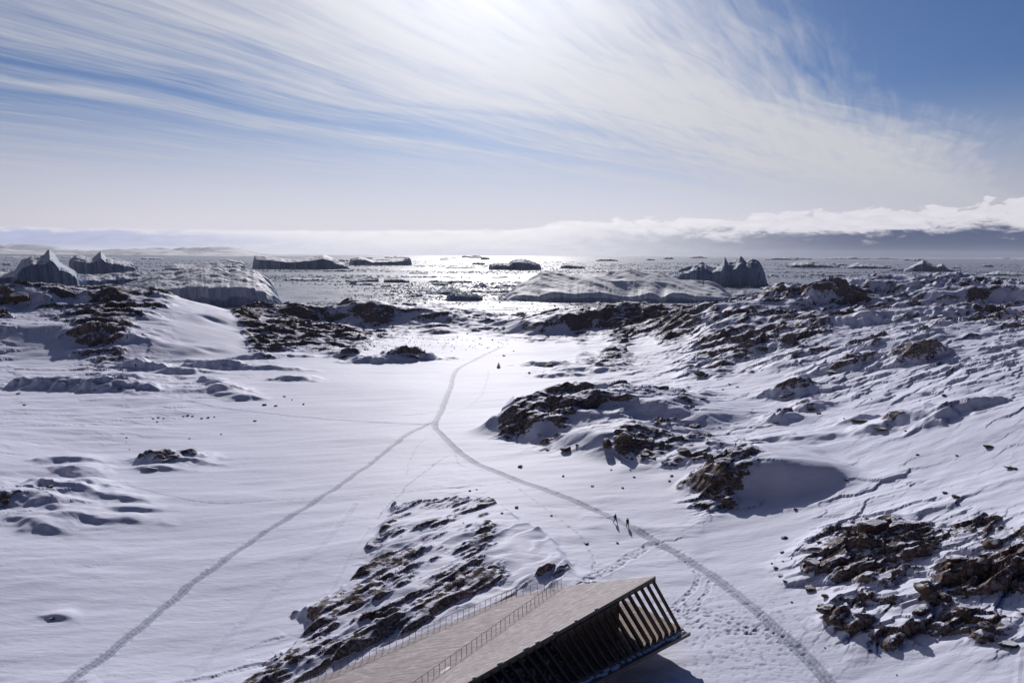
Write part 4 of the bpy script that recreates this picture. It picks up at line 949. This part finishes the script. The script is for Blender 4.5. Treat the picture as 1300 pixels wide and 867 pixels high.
def mesh_from(name, V, F, mat, parent=None, smooth=False):
    me = bpy.data.meshes.new(name); me.from_pydata([tuple(v) for v in V], [], F); me.materials.append(mat)
    if smooth: me.polygons.foreach_set('use_smooth', [True] * len(F))
    return link(name, me, parent)
class MB:
    def __init__(s): s.V = []; s.F = []
    def beam(s, p, q, w, h, up=(0, 0, 1)):
        p, q = Vector(p), Vector(q); d = (q - p).normalized(); up = Vector(up)
        sd_ = d.cross(up).normalized(); u2 = sd_.cross(d).normalized(); n = len(s.V)
        for e in (p, q):
            for a, b in ((-1, -1), (1, -1), (1, 1), (-1, 1)): s.V.append(e + sd_ * a * w / 2 + u2 * b * h / 2)
        s.F += [(n, n + 3, n + 2, n + 1), (n + 4, n + 5, n + 6, n + 7)] + [(n + k, n + (k + 1) % 4, n + 4 + (k + 1) % 4, n + 4 + k) for k in range(4)]
        return s
    def tube(s, P, r, k=6):
        P = [Vector(v) for v in P]; n0 = len(s.V); m = len(P)
        for i, p in enumerate(P):
            d = (P[min(i + 1, m - 1)] - P[max(i - 1, 0)]).normalized(); a = d.orthogonal().normalized(); b = d.cross(a)
            rr_ = r[i] if hasattr(r, '__len__') else r
            for j in range(k): t_ = 2 * math.pi * j / k; s.V.append(p + a * math.cos(t_) * rr_ + b * math.sin(t_) * rr_)
        for i in range(m - 1):
            for j in range(k): s.F.append((n0 + i * k + j, n0 + i * k + (j + 1) % k, n0 + (i + 1) * k + (j + 1) % k, n0 + (i + 1) * k + j))
        s.F.append(tuple(n0 + j for j in reversed(range(k)))); s.F.append(tuple(n0 + (m - 1) * k + j for j in range(k)))
        return s
    def slab(s, top, thick):          # closed slab from an (a x b) grid of top points
        a, b = len(top), len(top[0]); n = len(s.V)
        for row in top:
            for v in row: s.V.append(Vector(v))
        for row in top:
            for v in row: s.V.append(Vector(v) - Vector((0, 0, thick)))
        o = a * b; I = lambda i, j: n + i * b + j
        for i in range(a - 1):
            for j in range(b - 1):
                s.F.append((I(i, j), I(i + 1, j), I(i + 1, j + 1), I(i, j + 1))); s.F.append((o + I(i, j), o + I(i, j + 1), o + I(i + 1, j + 1), o + I(i + 1, j)))
        for i in range(a - 1): s.F.append((I(i, 0), o + I(i, 0), o + I(i + 1, 0), I(i + 1, 0))); s.F.append((I(i, b - 1), I(i + 1, b - 1), o + I(i + 1, b - 1), o + I(i, b - 1)))
        for j in range(b - 1): s.F.append((I(0, j), I(0, j + 1), o + I(0, j + 1), o + I(0, j))); s.F.append((I(a - 1, j), o + I(a - 1, j), o + I(a - 1, j + 1), I(a - 1, j + 1)))
        return s
    def build(s, name, mat, parent=None, smooth=False):
        o_ = mesh_from(name, s.V, s.F, mat, parent, smooth)
        import bmesh
        bm = bmesh.new(); bm.from_mesh(o_.data); bmesh.ops.recalc_face_normals(bm, faces=bm.faces); bm.to_mesh(o_.data); bm.free()
        return o_

bld = bpy.data.objects.new('timber_building', None); C.objects.link(bld)
tag(bld, 'twisted building with pale board roof and dark louvred porch at the bottom of the view', 'building')
LEN = 30.8; SMAX = 47.0
vB = (BB - BA) / LEN; dh = Vector((vB[0], vB[1], 0)).normalized(); nh = Vector((-dh.y, dh.x, 0)) * -1      # nh points to the back
if nh.y < 0: nh = -nh
def E(s): return Vector(BA + vB * s)                                   # roof front edge
G0 = Vector((22.0, 83.4, 34.0))
def G(s): return G0 + Vector((vB[0], vB[1], 0.038)) * s                # foot of the posts
RB0, RB1 = Vector(at_z(712, 744, 35.0)), Vector(at_z(540, 867, 34.7))
def Rr(s): return RB0 + (RB1 - RB0) * (s / 27.0)                       # line of the inner railing
L0, L1 = Vector(at_z(655, 755, 32.9)), Vector(at_z(390, 867, 32.5))
def L(s): return L0 + (L1 - L0) * (s / 30.0)                           # outer railing
SS = np.linspace(0, SMAX, 25)
MB().slab([[tuple(E(s).lerp(Rr(s), k)) for k in np.linspace(0, 1, 9)] for s in SS], 0.45).build('roof', M_DECK, bld)
MB().slab([[tuple((Rr(s) - Vector((0, 0, 0.05))).lerp(L(s), k)) for k in np.linspace(0.004, 1, 7)] for s in SS], 0.35).build('roof_terrace', M_DECK, bld)
MB().beam(E(-0.25) + Vector((0.14, -0.16, -0.28)), E(SMAX) + Vector((0.14, -0.16, -0.28)), 0.25, 0.72).build('fascia_beam', M_FASCIA, bld)
# floor + sill
def Gb(s): return G(s) + nh * 9.2
MB().slab([[tuple(G(s) + Vector((.25, -.2, 0))), tuple(Gb(s))] for s in (-0.3, SMAX)], 0.4).build('porch_floor', M_FLOORW, bld)
out = Vector((dh.y, -dh.x, 0));
if out.y > 0: out = -out
ledge_in, ledge_out = lambda s: G(s) + out * 0.30 + Vector((0, 0, -0.10)), lambda s: G(s) + out * 1.15 + Vector((0, 0, -0.30))
MB().slab([[tuple(ledge_in(s)), tuple(ledge_out(s))] for s in (-0.3, SMAX)], 0.22).build('sill_ledge', M_FASCIA, bld)
MB().beam(G(-0.45) + out * 1.25 + Vector((0, 0, -0.32)), G(SMAX) + out * 1.25 + Vector((0, 0, -0.32)), 0.2, 0.42).build('sill_beam', M_FASCIA, bld)
MB().slab([[tuple(G(s) + Vector((0, 0, -0.41))), tuple(Gb(s) + Vector((0, 0, -0.41)))] for s in (-0.2, SMAX)], 0.5).build('floor_frame', M_FRAME, bld)
# louvre posts: deep fins plus a thin rod behind each
STEP = 1.24; n_bays = int(SMAX / STEP)
for k in range(n_bays + 1):
    s = 0.12 + k * STEP; a, b = E(s) + Vector((0, 0, -0.3)), G(s) + Vector((0, 0, -0.06))
    MB().beam(a, b, 0.17, 0.55, up=tuple(nh)).build('post', M_FRAME, bld)
    a2, b2 = E(s + 0.62) + nh * 0.45 + Vector((0, 0, -0.42)), G(s + 0.62) + nh * 0.45 + Vector((0, 0, 0.02))
    if s < 19: MB().beam(a2, b2, 0.12, 0.12, up=tuple(nh)).build('rod', M_FRAME, bld)
    # roof joist under each frame
    q = E(s).lerp(Rr(s), 0.86) + Vector((0, 0, -0.58)); MB().beam(E(s) + Vector((0, 0, -0.58)), q, 0.12, 0.24).build('joist', M_FRAME, bld)
# enclosed part: dark boarded walls set back in the porch
s1, s2 = 8.2, 19.1
def wallp(s, back, z=0.0): g = G(s) + nh * back; return g
def wall(name, p, q, ztop_p, ztop_q, th, mat, par):
    p, q = Vector(p), Vector(q); d = (q - p).normalized(); n = Vector((-d.y, d.x, 0)).normalized() * th / 2
    V = [p - n, q - n, q + n, p + n]; T = [Vector((v.x, v.y, z)) for v, z in zip(V, (ztop_p, ztop_q, ztop_q, ztop_p))]
    return mesh_from(name, V + T, [(0, 3, 2, 1), (4, 5, 6, 7), (0, 1, 5, 4), (1, 2, 6, 5), (2, 3, 7, 6), (3, 0, 4, 7)], mat, par)
def roof_z(p):        # underside of the roof above a point
    best = None
    for s in np.linspace(0, SMAX, 95):
        a, b = E(s), Rr(s)
        for k in np.linspace(0, 1, 25):
            c = a.lerp(b, k); dd = (c.x - p.x) ** 2 + (c.y - p.y) ** 2
            if best is None or dd < best[0]: best = (dd, c.z)
    return best[1] - 0.47
def back(s): return min(8.6, 0.72 * (Rr(s) - E(s)).dot(nh) - 0.6)
w1, w2 = wallp(s1, 3.4), wallp(s2, 3.4)
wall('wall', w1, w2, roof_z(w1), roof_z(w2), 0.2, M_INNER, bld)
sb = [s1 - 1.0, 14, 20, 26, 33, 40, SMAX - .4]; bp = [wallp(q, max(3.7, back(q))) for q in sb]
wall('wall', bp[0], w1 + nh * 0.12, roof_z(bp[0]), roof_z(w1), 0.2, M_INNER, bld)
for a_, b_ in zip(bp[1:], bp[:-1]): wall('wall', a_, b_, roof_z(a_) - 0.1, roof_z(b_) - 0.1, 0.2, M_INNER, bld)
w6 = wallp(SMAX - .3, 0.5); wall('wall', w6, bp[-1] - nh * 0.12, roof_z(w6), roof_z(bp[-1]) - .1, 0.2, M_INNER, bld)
# glazing between the posts nearer the camera
for k in range(int(s2 / STEP) + 0, n_bays):
    sa, sb = 0.12 + k * STEP + 0.1, 0.12 + (k + 1) * STEP - 0.1
    ta, tb, ba, bb = E(sa) + Vector((0, 0, -0.62)), E(sb) + Vector((0, 0, -0.62)), G(sa), G(sb)
    fr = MB()
    for f_ in (0.0, 0.36, 0.98): fr.beam(ta.lerp(ba, f_) + nh * 0.12, tb.lerp(bb, f_) + nh * 0.12, 0.07, 0.09)
    w_ = fr.build('window', M_FASCIA, bld)
    for f0_, f1_ in ((0.02, 0.34), (0.38, 0.96)):
        V = [ta.lerp(ba, f0_) + nh * .14, tb.lerp(bb, f0_) + nh * .14, tb.lerp(bb, f1_) + nh * .14, ta.lerp(ba, f1_) + nh * .14]
        V += [v + nh * 0.03 for v in V]
        mesh_from('pane', V, [(0, 1, 2, 3), (7, 6, 5, 4), (0, 4, 5, 1), (1, 5, 6, 2), (2, 6, 7, 3), (3, 7, 4, 0)], M_GLASS, w_)
# railings: handrail with posts and wires
def railing(fn, s_a, s_b, step, zoff, label):
    H = 1.12; m = MB(); pts = [fn(s) + Vector((0, 0, H + zoff)) for s in np.linspace(s_a, s_b, 12)]
    m.tube(pts, 0.028); r_ = m.build('railing', M_RAIL, bld); r_['label'] = label
    w_ = MB()
    for f_ in np.linspace(0.12, 0.9, 7): w_.tube([p - Vector((0, 0, H * (1 - f_))) for p in pts], 0.008, 4)
    w_.build('wire', M_RAIL, r_)
    for k in range(int((s_b - s_a) / step) + 1):
        s = s_a + k * step; b_ = fn(s) + Vector((0, 0, zoff - 0.05))
        p_ = MB().beam(b_, b_ + Vector((0, 0, H + 0.04)), 0.05, 0.035, up=(0.6, 0.8, 0)); p_.build('post', M_RAIL, r_)
railing(Rr, -0.1, SMAX - 12, 0.92, 0.02, 'inner railing running up to the far roof corner')
railing(L, -0.1, SMAX - 8, 0.90, 0.02, 'outer railing on the rock side')
railing(lambda s: L(0).lerp(Rr(0), s), 0.0, 0.9, 0.16, 0.02, 'short railing across the far end of the terrace')
# snow lying on the ledge and along the eaves
def snow_patch(P_, w, l, h, label, rz):
    r = random.Random(int(P_[0] * 100)); V = []; F = []; n = 10
    for lv, (sc, z) in enumerate([(1, -0.05), (0.85, 0.5), (0.5, 0.9)]):
        for k in range(n):
            a = 2 * math.pi * k / n; q = sc * r.uniform(0.8, 1.15); V.append((math.cos(a) * l * q, math.sin(a) * w * q, z * h))
    V.append((0, 0, h)); 
    for lv in range(2):
        for k in range(n): F.append((lv * n + k, lv * n + (k + 1) % n, (lv + 1) * n + (k + 1) % n, (lv + 1) * n + k))
    for k in range(n): F.append((2 * n + k, 2 * n + (k + 1) % n, 3 * n))
    o_ = mesh_from('snow_patch', V, F, M_SNOW, None, True); o_.location = P_; o_.rotation_euler = (0, 0, rz)
    tag(o_, label, 'snow', 'snow patches left on the building', 'thing'); return o_
rz_ = math.atan2(dh.y, dh.x); rp = random.Random(4)
s = 0.3
while s < 34:
    snow_patch(G(s) + out * rp.uniform(0.45, 0.85) + Vector((0, 0, -0.17)), rp.uniform(0.2, 0.42), rp.uniform(0.3, 0.7), rp.uniform(0.05, 0.16), 'patch of snow caught on the sill ledge below the porch posts', rz_); s += rp.uniform(0.7, 1.1)
for s in (14.5, 17.8, 20.6, 22.2, 26.0, 29.5, 11.0):
    snow_patch(E(s) + Vector((0.1, -0.12, 0.07)), 0.14, rp.uniform(0.25, 0.6), 0.10, 'sliver of snow caught along the dark roof edge', rz_)
snow_patch(Rr(24.0) + Vector((0.5, -0.4, 0.02)), 0.7, 1.6, 0.22, 'heap of drifted snow at the foot of the inner railing', math.atan2((RB1 - RB0).y, (RB1 - RB0).x))
print('building', round(time.time() - T0, 1))

# ------------------------------------------------------------------ boulders
import bmesh
def boulder_mesh(seed):
    r = np.random.default_rng(seed); bm = bmesh.new(); bmesh.ops.create_icosphere(bm, subdivisions=3, radius=1.0)
    V = np.array([v.co[:] for v in bm.verts])
    for _ in range(11):
        n = r.normal(size=3); n /= np.linalg.norm(n); d = r.uniform(0.45, 0.85)
        t_ = V @ n; V = np.where((t_ > d)[:, None], V - (t_ - d)[:, None] * n, V)
    n = perlin((V[:, 0] * 2 + seed).astype(np.float32), (V[:, 1] * 2 + V[:, 2] * 1.7).astype(np.float32), seed)
    V *= (1 + 0.10 * n[:, None]); V[:, 2] *= 0.75
    for v, c in zip(bm.verts, V): v.co = c
    me = bpy.data.meshes.new('boulder'); bm.to_mesh(me); bm.free(); me.materials.append(M_BOULDER); return me
BM = [boulder_mesh(k) for k in range(10)]
rr2 = random.Random(9); bi = 0
def boulder(px, py, wpx, hpx, label, group=None, cat='boulder', name='boulder'):
    """a rock wpx by hpx pixels large as photographed at (px, py)"""
    global bi
    p = ground(px, py)
    if p is None: return None
    o_ = link(name, BM[bi % len(BM)]); bi += 1
    k = p[1] / FPX; w_ = wpx * k / 2 * 1.15; h_ = hpx * k / 2 * 1.25
    o_.location = (p[0], p[1] + w_ * 0.3, p[2] + h_ * 0.25); o_.scale = (w_, max(w_ * 0.6, h_), h_ * 1.2)
    o_.rotation_euler = (rr2.uniform(-.25, .25), rr2.uniform(-.25, .25), rr2.uniform(-0.5, 0.5))
    tag(o_, label, cat, group); return o_
big = [
    (1030, 718, 22, 16, 'largest smooth brown boulder at the left edge of the lower right rock slope'),
    (1050, 778, 26, 14, 'long brown boulder at the lower left foot of the right rock slope'),
    (1062, 790, 14, 12, 'brown boulder just below the long one at the foot of the slope'),
    (1045, 773, 12, 10, 'rounded brown boulder leaning on the left end of the long boulder'),
    (1030, 751, 20, 10, 'flat dark boulder below the largest smooth brown boulder'),
    (1048, 759, 10, 7, 'small dark boulder touching the snow above the long brown boulder'),
    (1180, 752, 30, 22, 'big brown crag block at the top of the dark scarp on the lower right'),
    (1200, 764, 20, 14, 'brown block next down the scarp from the big crag block'),
    (1225, 782, 18, 18, 'brown block halfway down the dark scarp on the right'),
    (1254, 800, 20, 14, 'brown block low on the dark scarp, near the right edge'),
    (1280, 822, 26, 12, 'dark long rock at the foot of the scarp near the right edge'),
    (1168, 781, 22, 12, 'snow-capped dark rock mound left of the scarp foot'),
    (1145, 812, 18, 11, 'dark brown rock in the snow below the rock slope'),
    (1112, 672, 40, 16, 'wide dark crag at the upper left of the lower right rock slope'),
    (1098, 690, 16, 14, 'brown crag block below the wide dark crag'),
    (1215, 715, 40, 10, 'long dark brown ledge in the middle of the right rock slope'),
    (1262, 695, 24, 20, 'rough brown crag near the right edge of the view'),
    (790, 563, 24, 20, 'dark cracked boulder at the foot of the rounded rock dome'),
    (770, 568, 12, 16, 'pale-sided leaning boulder left of the dark cracked boulder'),
    (868, 578, 18, 13, 'dark boulder in the snow between the rock dome and the knoll'),
    (818, 580, 12, 9, 'small dark boulder below the rock dome, right of the cracked boulder'),
    (718, 573, 14, 10, 'small dark rock just in front of the big shadowed face of the dome'),
    (695, 466, 22, 7, 'dark flat rock on the snow right of the lone cairn'),
    (907, 612, 26, 12, 'round brown boulder at the front of the brown knoll'),
    (945, 604, 22, 14, 'steep brown block on the crest of the brown knoll'),
    (926, 636, 16, 6, 'small snow-rimmed rock at the lower front of the brown knoll'),
    (921, 588, 26, 8, 'rusty brown ledge on the left shoulder of the knoll'),
    (1000, 505, 24, 8, 'dark rock lying in the middle of the right snow slope'),
    (1030, 522, 12, 6, 'small rock just below and right of the dark slope rock'),
    (888, 477, 16, 7, 'rock cluster on the snow left of the right hill foot'),
    (1062, 474, 28, 7, 'dark ragged rock patch higher on the right slope'),
    (1092, 537, 20, 6, 'half-buried brown rock on the right slope'),
    (1125, 547, 20, 5, 'low rock right of the half-buried brown rock'),
    (882, 543, 18, 7, 'dark rock on the saddle above the brown knoll'),
    (893, 507, 16, 5, 'low dark rock on the open snow above the rock dome'),
    (1256, 569, 16, 5, 'brown rock near the right edge, above the rock slope'),
    (1285, 595, 16, 5, 'brown rock at the right edge of the view'),
    (518, 453, 26, 6, 'dark rock capping the right-hand mound on the snow plain'),
    (437, 454, 16, 5, 'dark rock capping the small left mound on the snow plain'),
    (210, 585, 24, 4, 'dark upper ledge of the lone rocky mound in the left snow field'),
    (190, 597, 24, 5, 'brown lower ledge of the lone rocky mound in the left snow field'),
    (6, 640, 14, 9, 'dark boulder at the left edge of the view'),
    (63, 619, 10, 5, 'small dark rock beside the drifts near the left edge'),
    (22, 380, 36, 14, 'dark brown crag on the left hill at the edge of the view'),
    (770, 660 + 2, 3, 2, None),
    (744, 691, 8, 3.5, 'small dark rock on the snow below the two walkers'),
    (784, 690, 5, 2.5, 'tiny dark rock right of the one below the two walkers'),
]
for t_ in big:
    if t_[4]: boulder(*t_)
boulder(66, 786, 9, 4, 'lone dark rock with a snow tail in the lower left snow field')
# smaller rocks, placed where the photograph shows them
small = [(994, 713, 4), (980, 716, 4), (985, 722, 6), (991, 732, 7), (997, 739, 6), (994, 702, 6), (1013, 699, 5), (1033, 703, 5), (1005, 709, 3), (997, 684, 9), (1040, 690, 9), (1044, 680, 8), (1105, 827, 6), (1110, 815, 7), (1104, 808, 5), (1048, 823, 3), (1139, 857, 3),
         (660, 594, 8), (715, 605, 4), (752, 618, 5), (790, 620, 4), (805, 606, 4), (853, 605, 5), (695, 572, 6), (733, 566, 6), (850, 592, 6), (842, 588, 5), (830, 583, 8), (895, 578, 8), (900, 563, 8), (870, 560, 8), (850, 611, 4),
         (868, 500, 3), (936, 492, 4), (926, 488, 3), (914, 543, 4), (1072, 532, 3), (1107, 507, 3), (1150, 548, 4), (918, 495, 4), (1165, 578, 5), (1215, 579, 4), (1290, 596, 6), (985, 538, 7), (1040, 526, 6), (1200, 503, 7), (640, 452, 4), (652, 446, 3), (672, 474, 4),
         (194, 532, 4), (200, 531, 4), (207, 532, 3), (199, 536, 3), (232, 529, 4), (238, 528, 5), (244, 529, 4), (256, 532, 4), (263, 531, 5), (272, 530, 3), (323, 535, 5), (160, 556, 3), (160, 562, 2), (164, 571, 2), (219, 576, 6), (335, 515, 6), (350, 516, 5), (361, 504, 4), (370, 508, 3), (385, 514, 4), (240, 557, 3), (280, 552, 3),
         (22, 484, 5), (30, 515, 4), (22, 500, 5), (120, 496, 5), (152, 495, 5), (75, 484, 4), (470, 424, 6), (484, 428, 4), (497, 426, 3), (455, 426, 5), (555, 424, 4), (593, 424, 3), (575, 431, 3), (625, 432, 3), (610, 430, 3), (640, 424, 3),
         (588, 664, 3), (656, 645, 6), (605, 622, 3), (596, 624, 4), (700, 655, 4), (637, 652, 4), (560, 815, 5), (1128, 662, 8), (1006, 765, 4), (1215, 632, 10), (1200, 627, 8), (1010, 648, 6), (1075, 610, 6), (800, 597, 3), (776, 597, 3)]
for px, py, w_ in small:
    boulder(px, py, w_, w_ * 0.6, 'small dark rock poking out of the snow', 'small rocks scattered over the snow', 'rock', 'rock')
# debris strewn over the plain before the shore ridge
n_ = 0
while n_ < 150:
    px = rr2.gauss(530, 60); py = rr2.gauss(437, 5.5)
    if not (380 < px < 660 and 426 < py < 452): continue
    if boulder(px, py, rr2.uniform(0.9, 2.4), rr2.uniform(0.6, 1.3), 'small stone on the snow plain before the shore ridge', 'stones strewn over the snow plain before the shore ridge', 'stone', 'stone'): n_ += 1
# rubble on the crest of the left hill and at the rim of the rocky slopes
for k in range(70):
    px, py = rr2.choice([(rr2.uniform(20, 200), rr2.uniform(364, 392)), (rr2.uniform(300, 500), rr2.uniform(388, 402)), (rr2.uniform(715, 880), rr2.uniform(390, 412))])
    boulder(px, py, rr2.uniform(2.5, 7), rr2.uniform(1.5, 3.2), 'dark rubble stone on a snowy coastal ridge', 'rubble on the coastal ridges', 'stone', 'stone')
print('rocks', round(time.time() - T0, 1))

# ------------------------------------------------------------------ cairns
def cairn(px, py, hpx, label, pole=0.0, wid=0.75):
    p = ground(px, py); k = p[1] / FPX; H = hpx * k * 1.02
    e = bpy.data.objects.new('cairn', None); C.objects.link(e); e.location = p; tag(e, label, 'cairn')
    z = 0; lay = 6; r = random.Random(px)
    for i in range(lay):
        f = i / lay; rad = H * wid * 0.5 * (1 - f) ** 0.8 + 0.1; nst = max(1, int(5 * (1 - f) + 0.5)); hh = H / lay
        for j in range(nst):
            a = 2 * math.pi * j / nst + r.random(); rr_ = rad * (0.55 if nst > 1 else 0)
            st = link('stone', BM[(i + j) % len(BM)], e); st.location = (math.cos(a) * rr_, math.sin(a) * rr_, z + hh * 0.4)
            q = rad * (0.62 if nst > 1 else 1.0); st.scale = (q, q, hh * 0.85); st.rotation_euler = (0, 0, r.uniform(0, 3))
        z += hh
    if pole: MB().tube([(0, 0, H * 0.6), (0, 0, H + pole * k)], 0.05).build('pole', M_RAIL, e)
    return e
cairn(633, 467, 6.5, 'small dark stone cairn alone on the bright snow near the far end of the trail')
cairn(794, 445, 5.0, 'stone cairn with a thin upright pole at the foot of the right hill', pole=6, wid=1.3)
cairn(1162, 352.5, 2.6, 'tiny left cairn on the skyline of the right hill', wid=1.0)
cairn(1191, 354, 2.6, 'tiny right cairn on the skyline of the right hill', wid=1.0)

# ------------------------------------------------------------------ people
def skin_mesh(name, verts, edges, radii, mat, root=0, parent=None):
    me = bpy.data.meshes.new(name); me.from_pydata(verts, edges, [])
    o_ = link(name, me, parent); sk_ = o_.modifiers.new('skin', 'SKIN'); sk_.use_smooth_shade = True
    for v, r in zip(me.skin_vertices[0].data, radii): v.radius = r if hasattr(r, '__len__') else (r, r)
    me.skin_vertices[0].data[root].use_root = True
    s_ = o_.modifiers.new('sub', 'SUBSURF'); s_.levels = 1; s_.render_levels = 2
    me.materials.append(mat); return o_
M_SKIN = mat_simple('skin', (0.45, 0.27, 0.20), 0.5, 0, 0.1)
def person(px, py, facing, stride, cols, label, arm=0.3, pack=True, z=None):
    p = ground(px, py); e = bpy.data.objects.new('person', None); C.objects.link(e); e.location = (p[0], p[1], p[2] - 0.04); e.scale = (1.08, 1.15, 1.03); e.rotation_euler = (0, 0, facing); tag(e, label, 'person')
    jk, tr, bt = cols; s = stride
    # joints in metres; the person faces +X of this empty
    hip, kneeF, ankF = (0, 0, .93), (0.22 * s, .10, .50), (0.36 * s, .10, .08)
    kneeB, ankB = (-0.02 * s, -.10, .50), (-0.38 * s, -.10, .10)
    V = [hip, (0.01, 0, 1.15), (0.03, 0, 1.38), (0.04, 0, 1.50), (0.06, 0, 1.60), (0.06, 0, 1.72),
         (0, .10, .90), kneeF, ankF, (ankF[0] + .16, .10, .04), (0, -.10, .90), kneeB, ankB, (ankB[0] + .15, -.10, .04),
         (0.02, .20, 1.40), (-0.10 * s - .02, .27, 1.13), (0.10 - .2 * s * 0, .26, .90), (0.02, -.20, 1.40), (0.12 * s, -.27, 1.13), (0.30 * s, -.24, .97)]
    Ed = [(0, 1), (1, 2), (2, 3), (3, 4), (4, 5), (0, 6), (6, 7), (7, 8), (8, 9), (0, 10), (10, 11), (11, 12), (12, 13), (2, 14), (14, 15), (15, 16), (2, 17), (17, 18), (18, 19)]
    Rd = [.13, .13, .15, .06, .085, .085, .085, .06, .045, .04, .085, .06, .045, .04, .06, .045, .035, .06, .045, .035]
    skin_mesh('body', V, Ed, Rd, M_SKIN, 0, e)
    up = 1.22
    skin_mesh('jacket', [V[0], V[1], V[2], V[14], V[15], (V[16][0] * .9, V[16][1], V[16][2] + .06), V[17], V[18], (V[19][0] * .9, V[19][1], V[19][2] + .04), (0.035, 0, 1.47)],
              [(0, 1), (1, 2), (2, 3), (3, 4), (4, 5), (2, 6), (6, 7), (7, 8), (2, 9)], [.175, .17, .19, .09, .07, .06, .09, .07, .06, .09], jk, 0, e)
    skin_mesh('trousers', [V[0], V[6], V[7], (V[8][0] * .93, V[8][1], .16), V[10], V[11], (V[12][0] * .93, V[12][1], .18)], [(0, 1), (1, 2), (2, 3), (0, 4), (4, 5), (5, 6)], [.15, .115, .085, .075, .115, .085, .075], tr, 0, e)
    for a, b in ((8, 9), (12, 13)): skin_mesh('boot', [(V[a][0], V[a][1], .16), V[a], V[b]], [(0, 1), (1, 2)], [.07, .065, .055], bt, 0, e)
    skin_mesh('hood', [(0.03, 0, 1.56), (0.04, 0, 1.68), (0.05, 0, 1.78)], [(0, 1), (1, 2)], [.11, .12, .07], jk, 0, e)
    for sgn, a in ((1, 16), (-1, 19)):
        h = V[a]; skin_mesh('glove', [h, (h[0] + .02, h[1], h[2] - .07), (h[0] + .04, h[1] - .02 * sgn, h[2] - .13), (h[0] + .06, h[1] + .03 * sgn, h[2] - .06)], [(0, 1), (1, 2), (1, 3)], [.035, .045, .03, .018], bt, 0, e)
    if pack: skin_mesh('backpack', [(-.20, 0, 1.08), (-.21, 0, 1.25), (-.19, 0, 1.42)], [(0, 1), (1, 2)], [(.13, .16), (.14, .17), (.10, .13)], bt, 0, e)
    return e
M_BLK = mat_simple('black_cloth', (0.016, 0.016, 0.022), 0.85, 0, 0.3); M_NAVY = mat_simple('navy_cloth', (0.02, 0.025, 0.045), 0.85, 0, 0.3); M_GREY = mat_simple('charcoal_cloth', (0.035, 0.035, 0.04), 0.85, 0, .3)
hdg = math.atan2(-8.0, 5.0)
person(781, 663.5, hdg + 0.2, 1.0, (M_BLK, M_NAVY, M_BLK), 'left of the two walkers on the trail, in dark clothing, striding downhill')
person(796.5, 669, hdg, 0.55, (M_NAVY, M_BLK, M_GREY), 'right of the two walkers on the trail, in dark clothing, a step ahead')
person(172, 467, 1.2, 0.12, (M_BLK, M_BLK, M_BLK), 'lone person in black standing on the dark drift far out on the left', pack=False)


# ------------------------------------------------------------------ haze
def haze(density):
    x0, x1, y0, y1, z0, z1 = -60000, 60000, -400, 60000, -27, 520
    V = [(a, b, c) for c in (z0, z1) for b in (y0, y1) for a in (x0, x1)]
    F = [(0, 2, 3, 1), (4, 5, 7, 6), (0, 1, 5, 4), (2, 6, 7, 3), (0, 4, 6, 2), (1, 3, 7, 5)]
    me = bpy.data.meshes.new('haze'); me.from_pydata(V, [], F); o_ = link('haze', me); o_['kind'] = 'stuff'; o_['label'] = 'thin cold haze over the fjord'
    m = bpy.data.materials.new('haze'); m.use_nodes = True; t_ = m.node_tree; t_.nodes.clear()
    out_ = t_.nodes.new('ShaderNodeOutputMaterial'); v = t_.nodes.new('ShaderNodeVolumePrincipled')
    v.inputs['Color'].default_value = (0.86, 0.90, 1.0, 1); v.inputs['Density'].default_value = density; v.inputs['Anisotropy'].default_value = 0.35
    t_.links.new(v.outputs[0], out_.inputs['Volume']); me.materials.append(m)
haze(0.8e-5)
print('scene done', round(time.time() - T0, 1), 's')
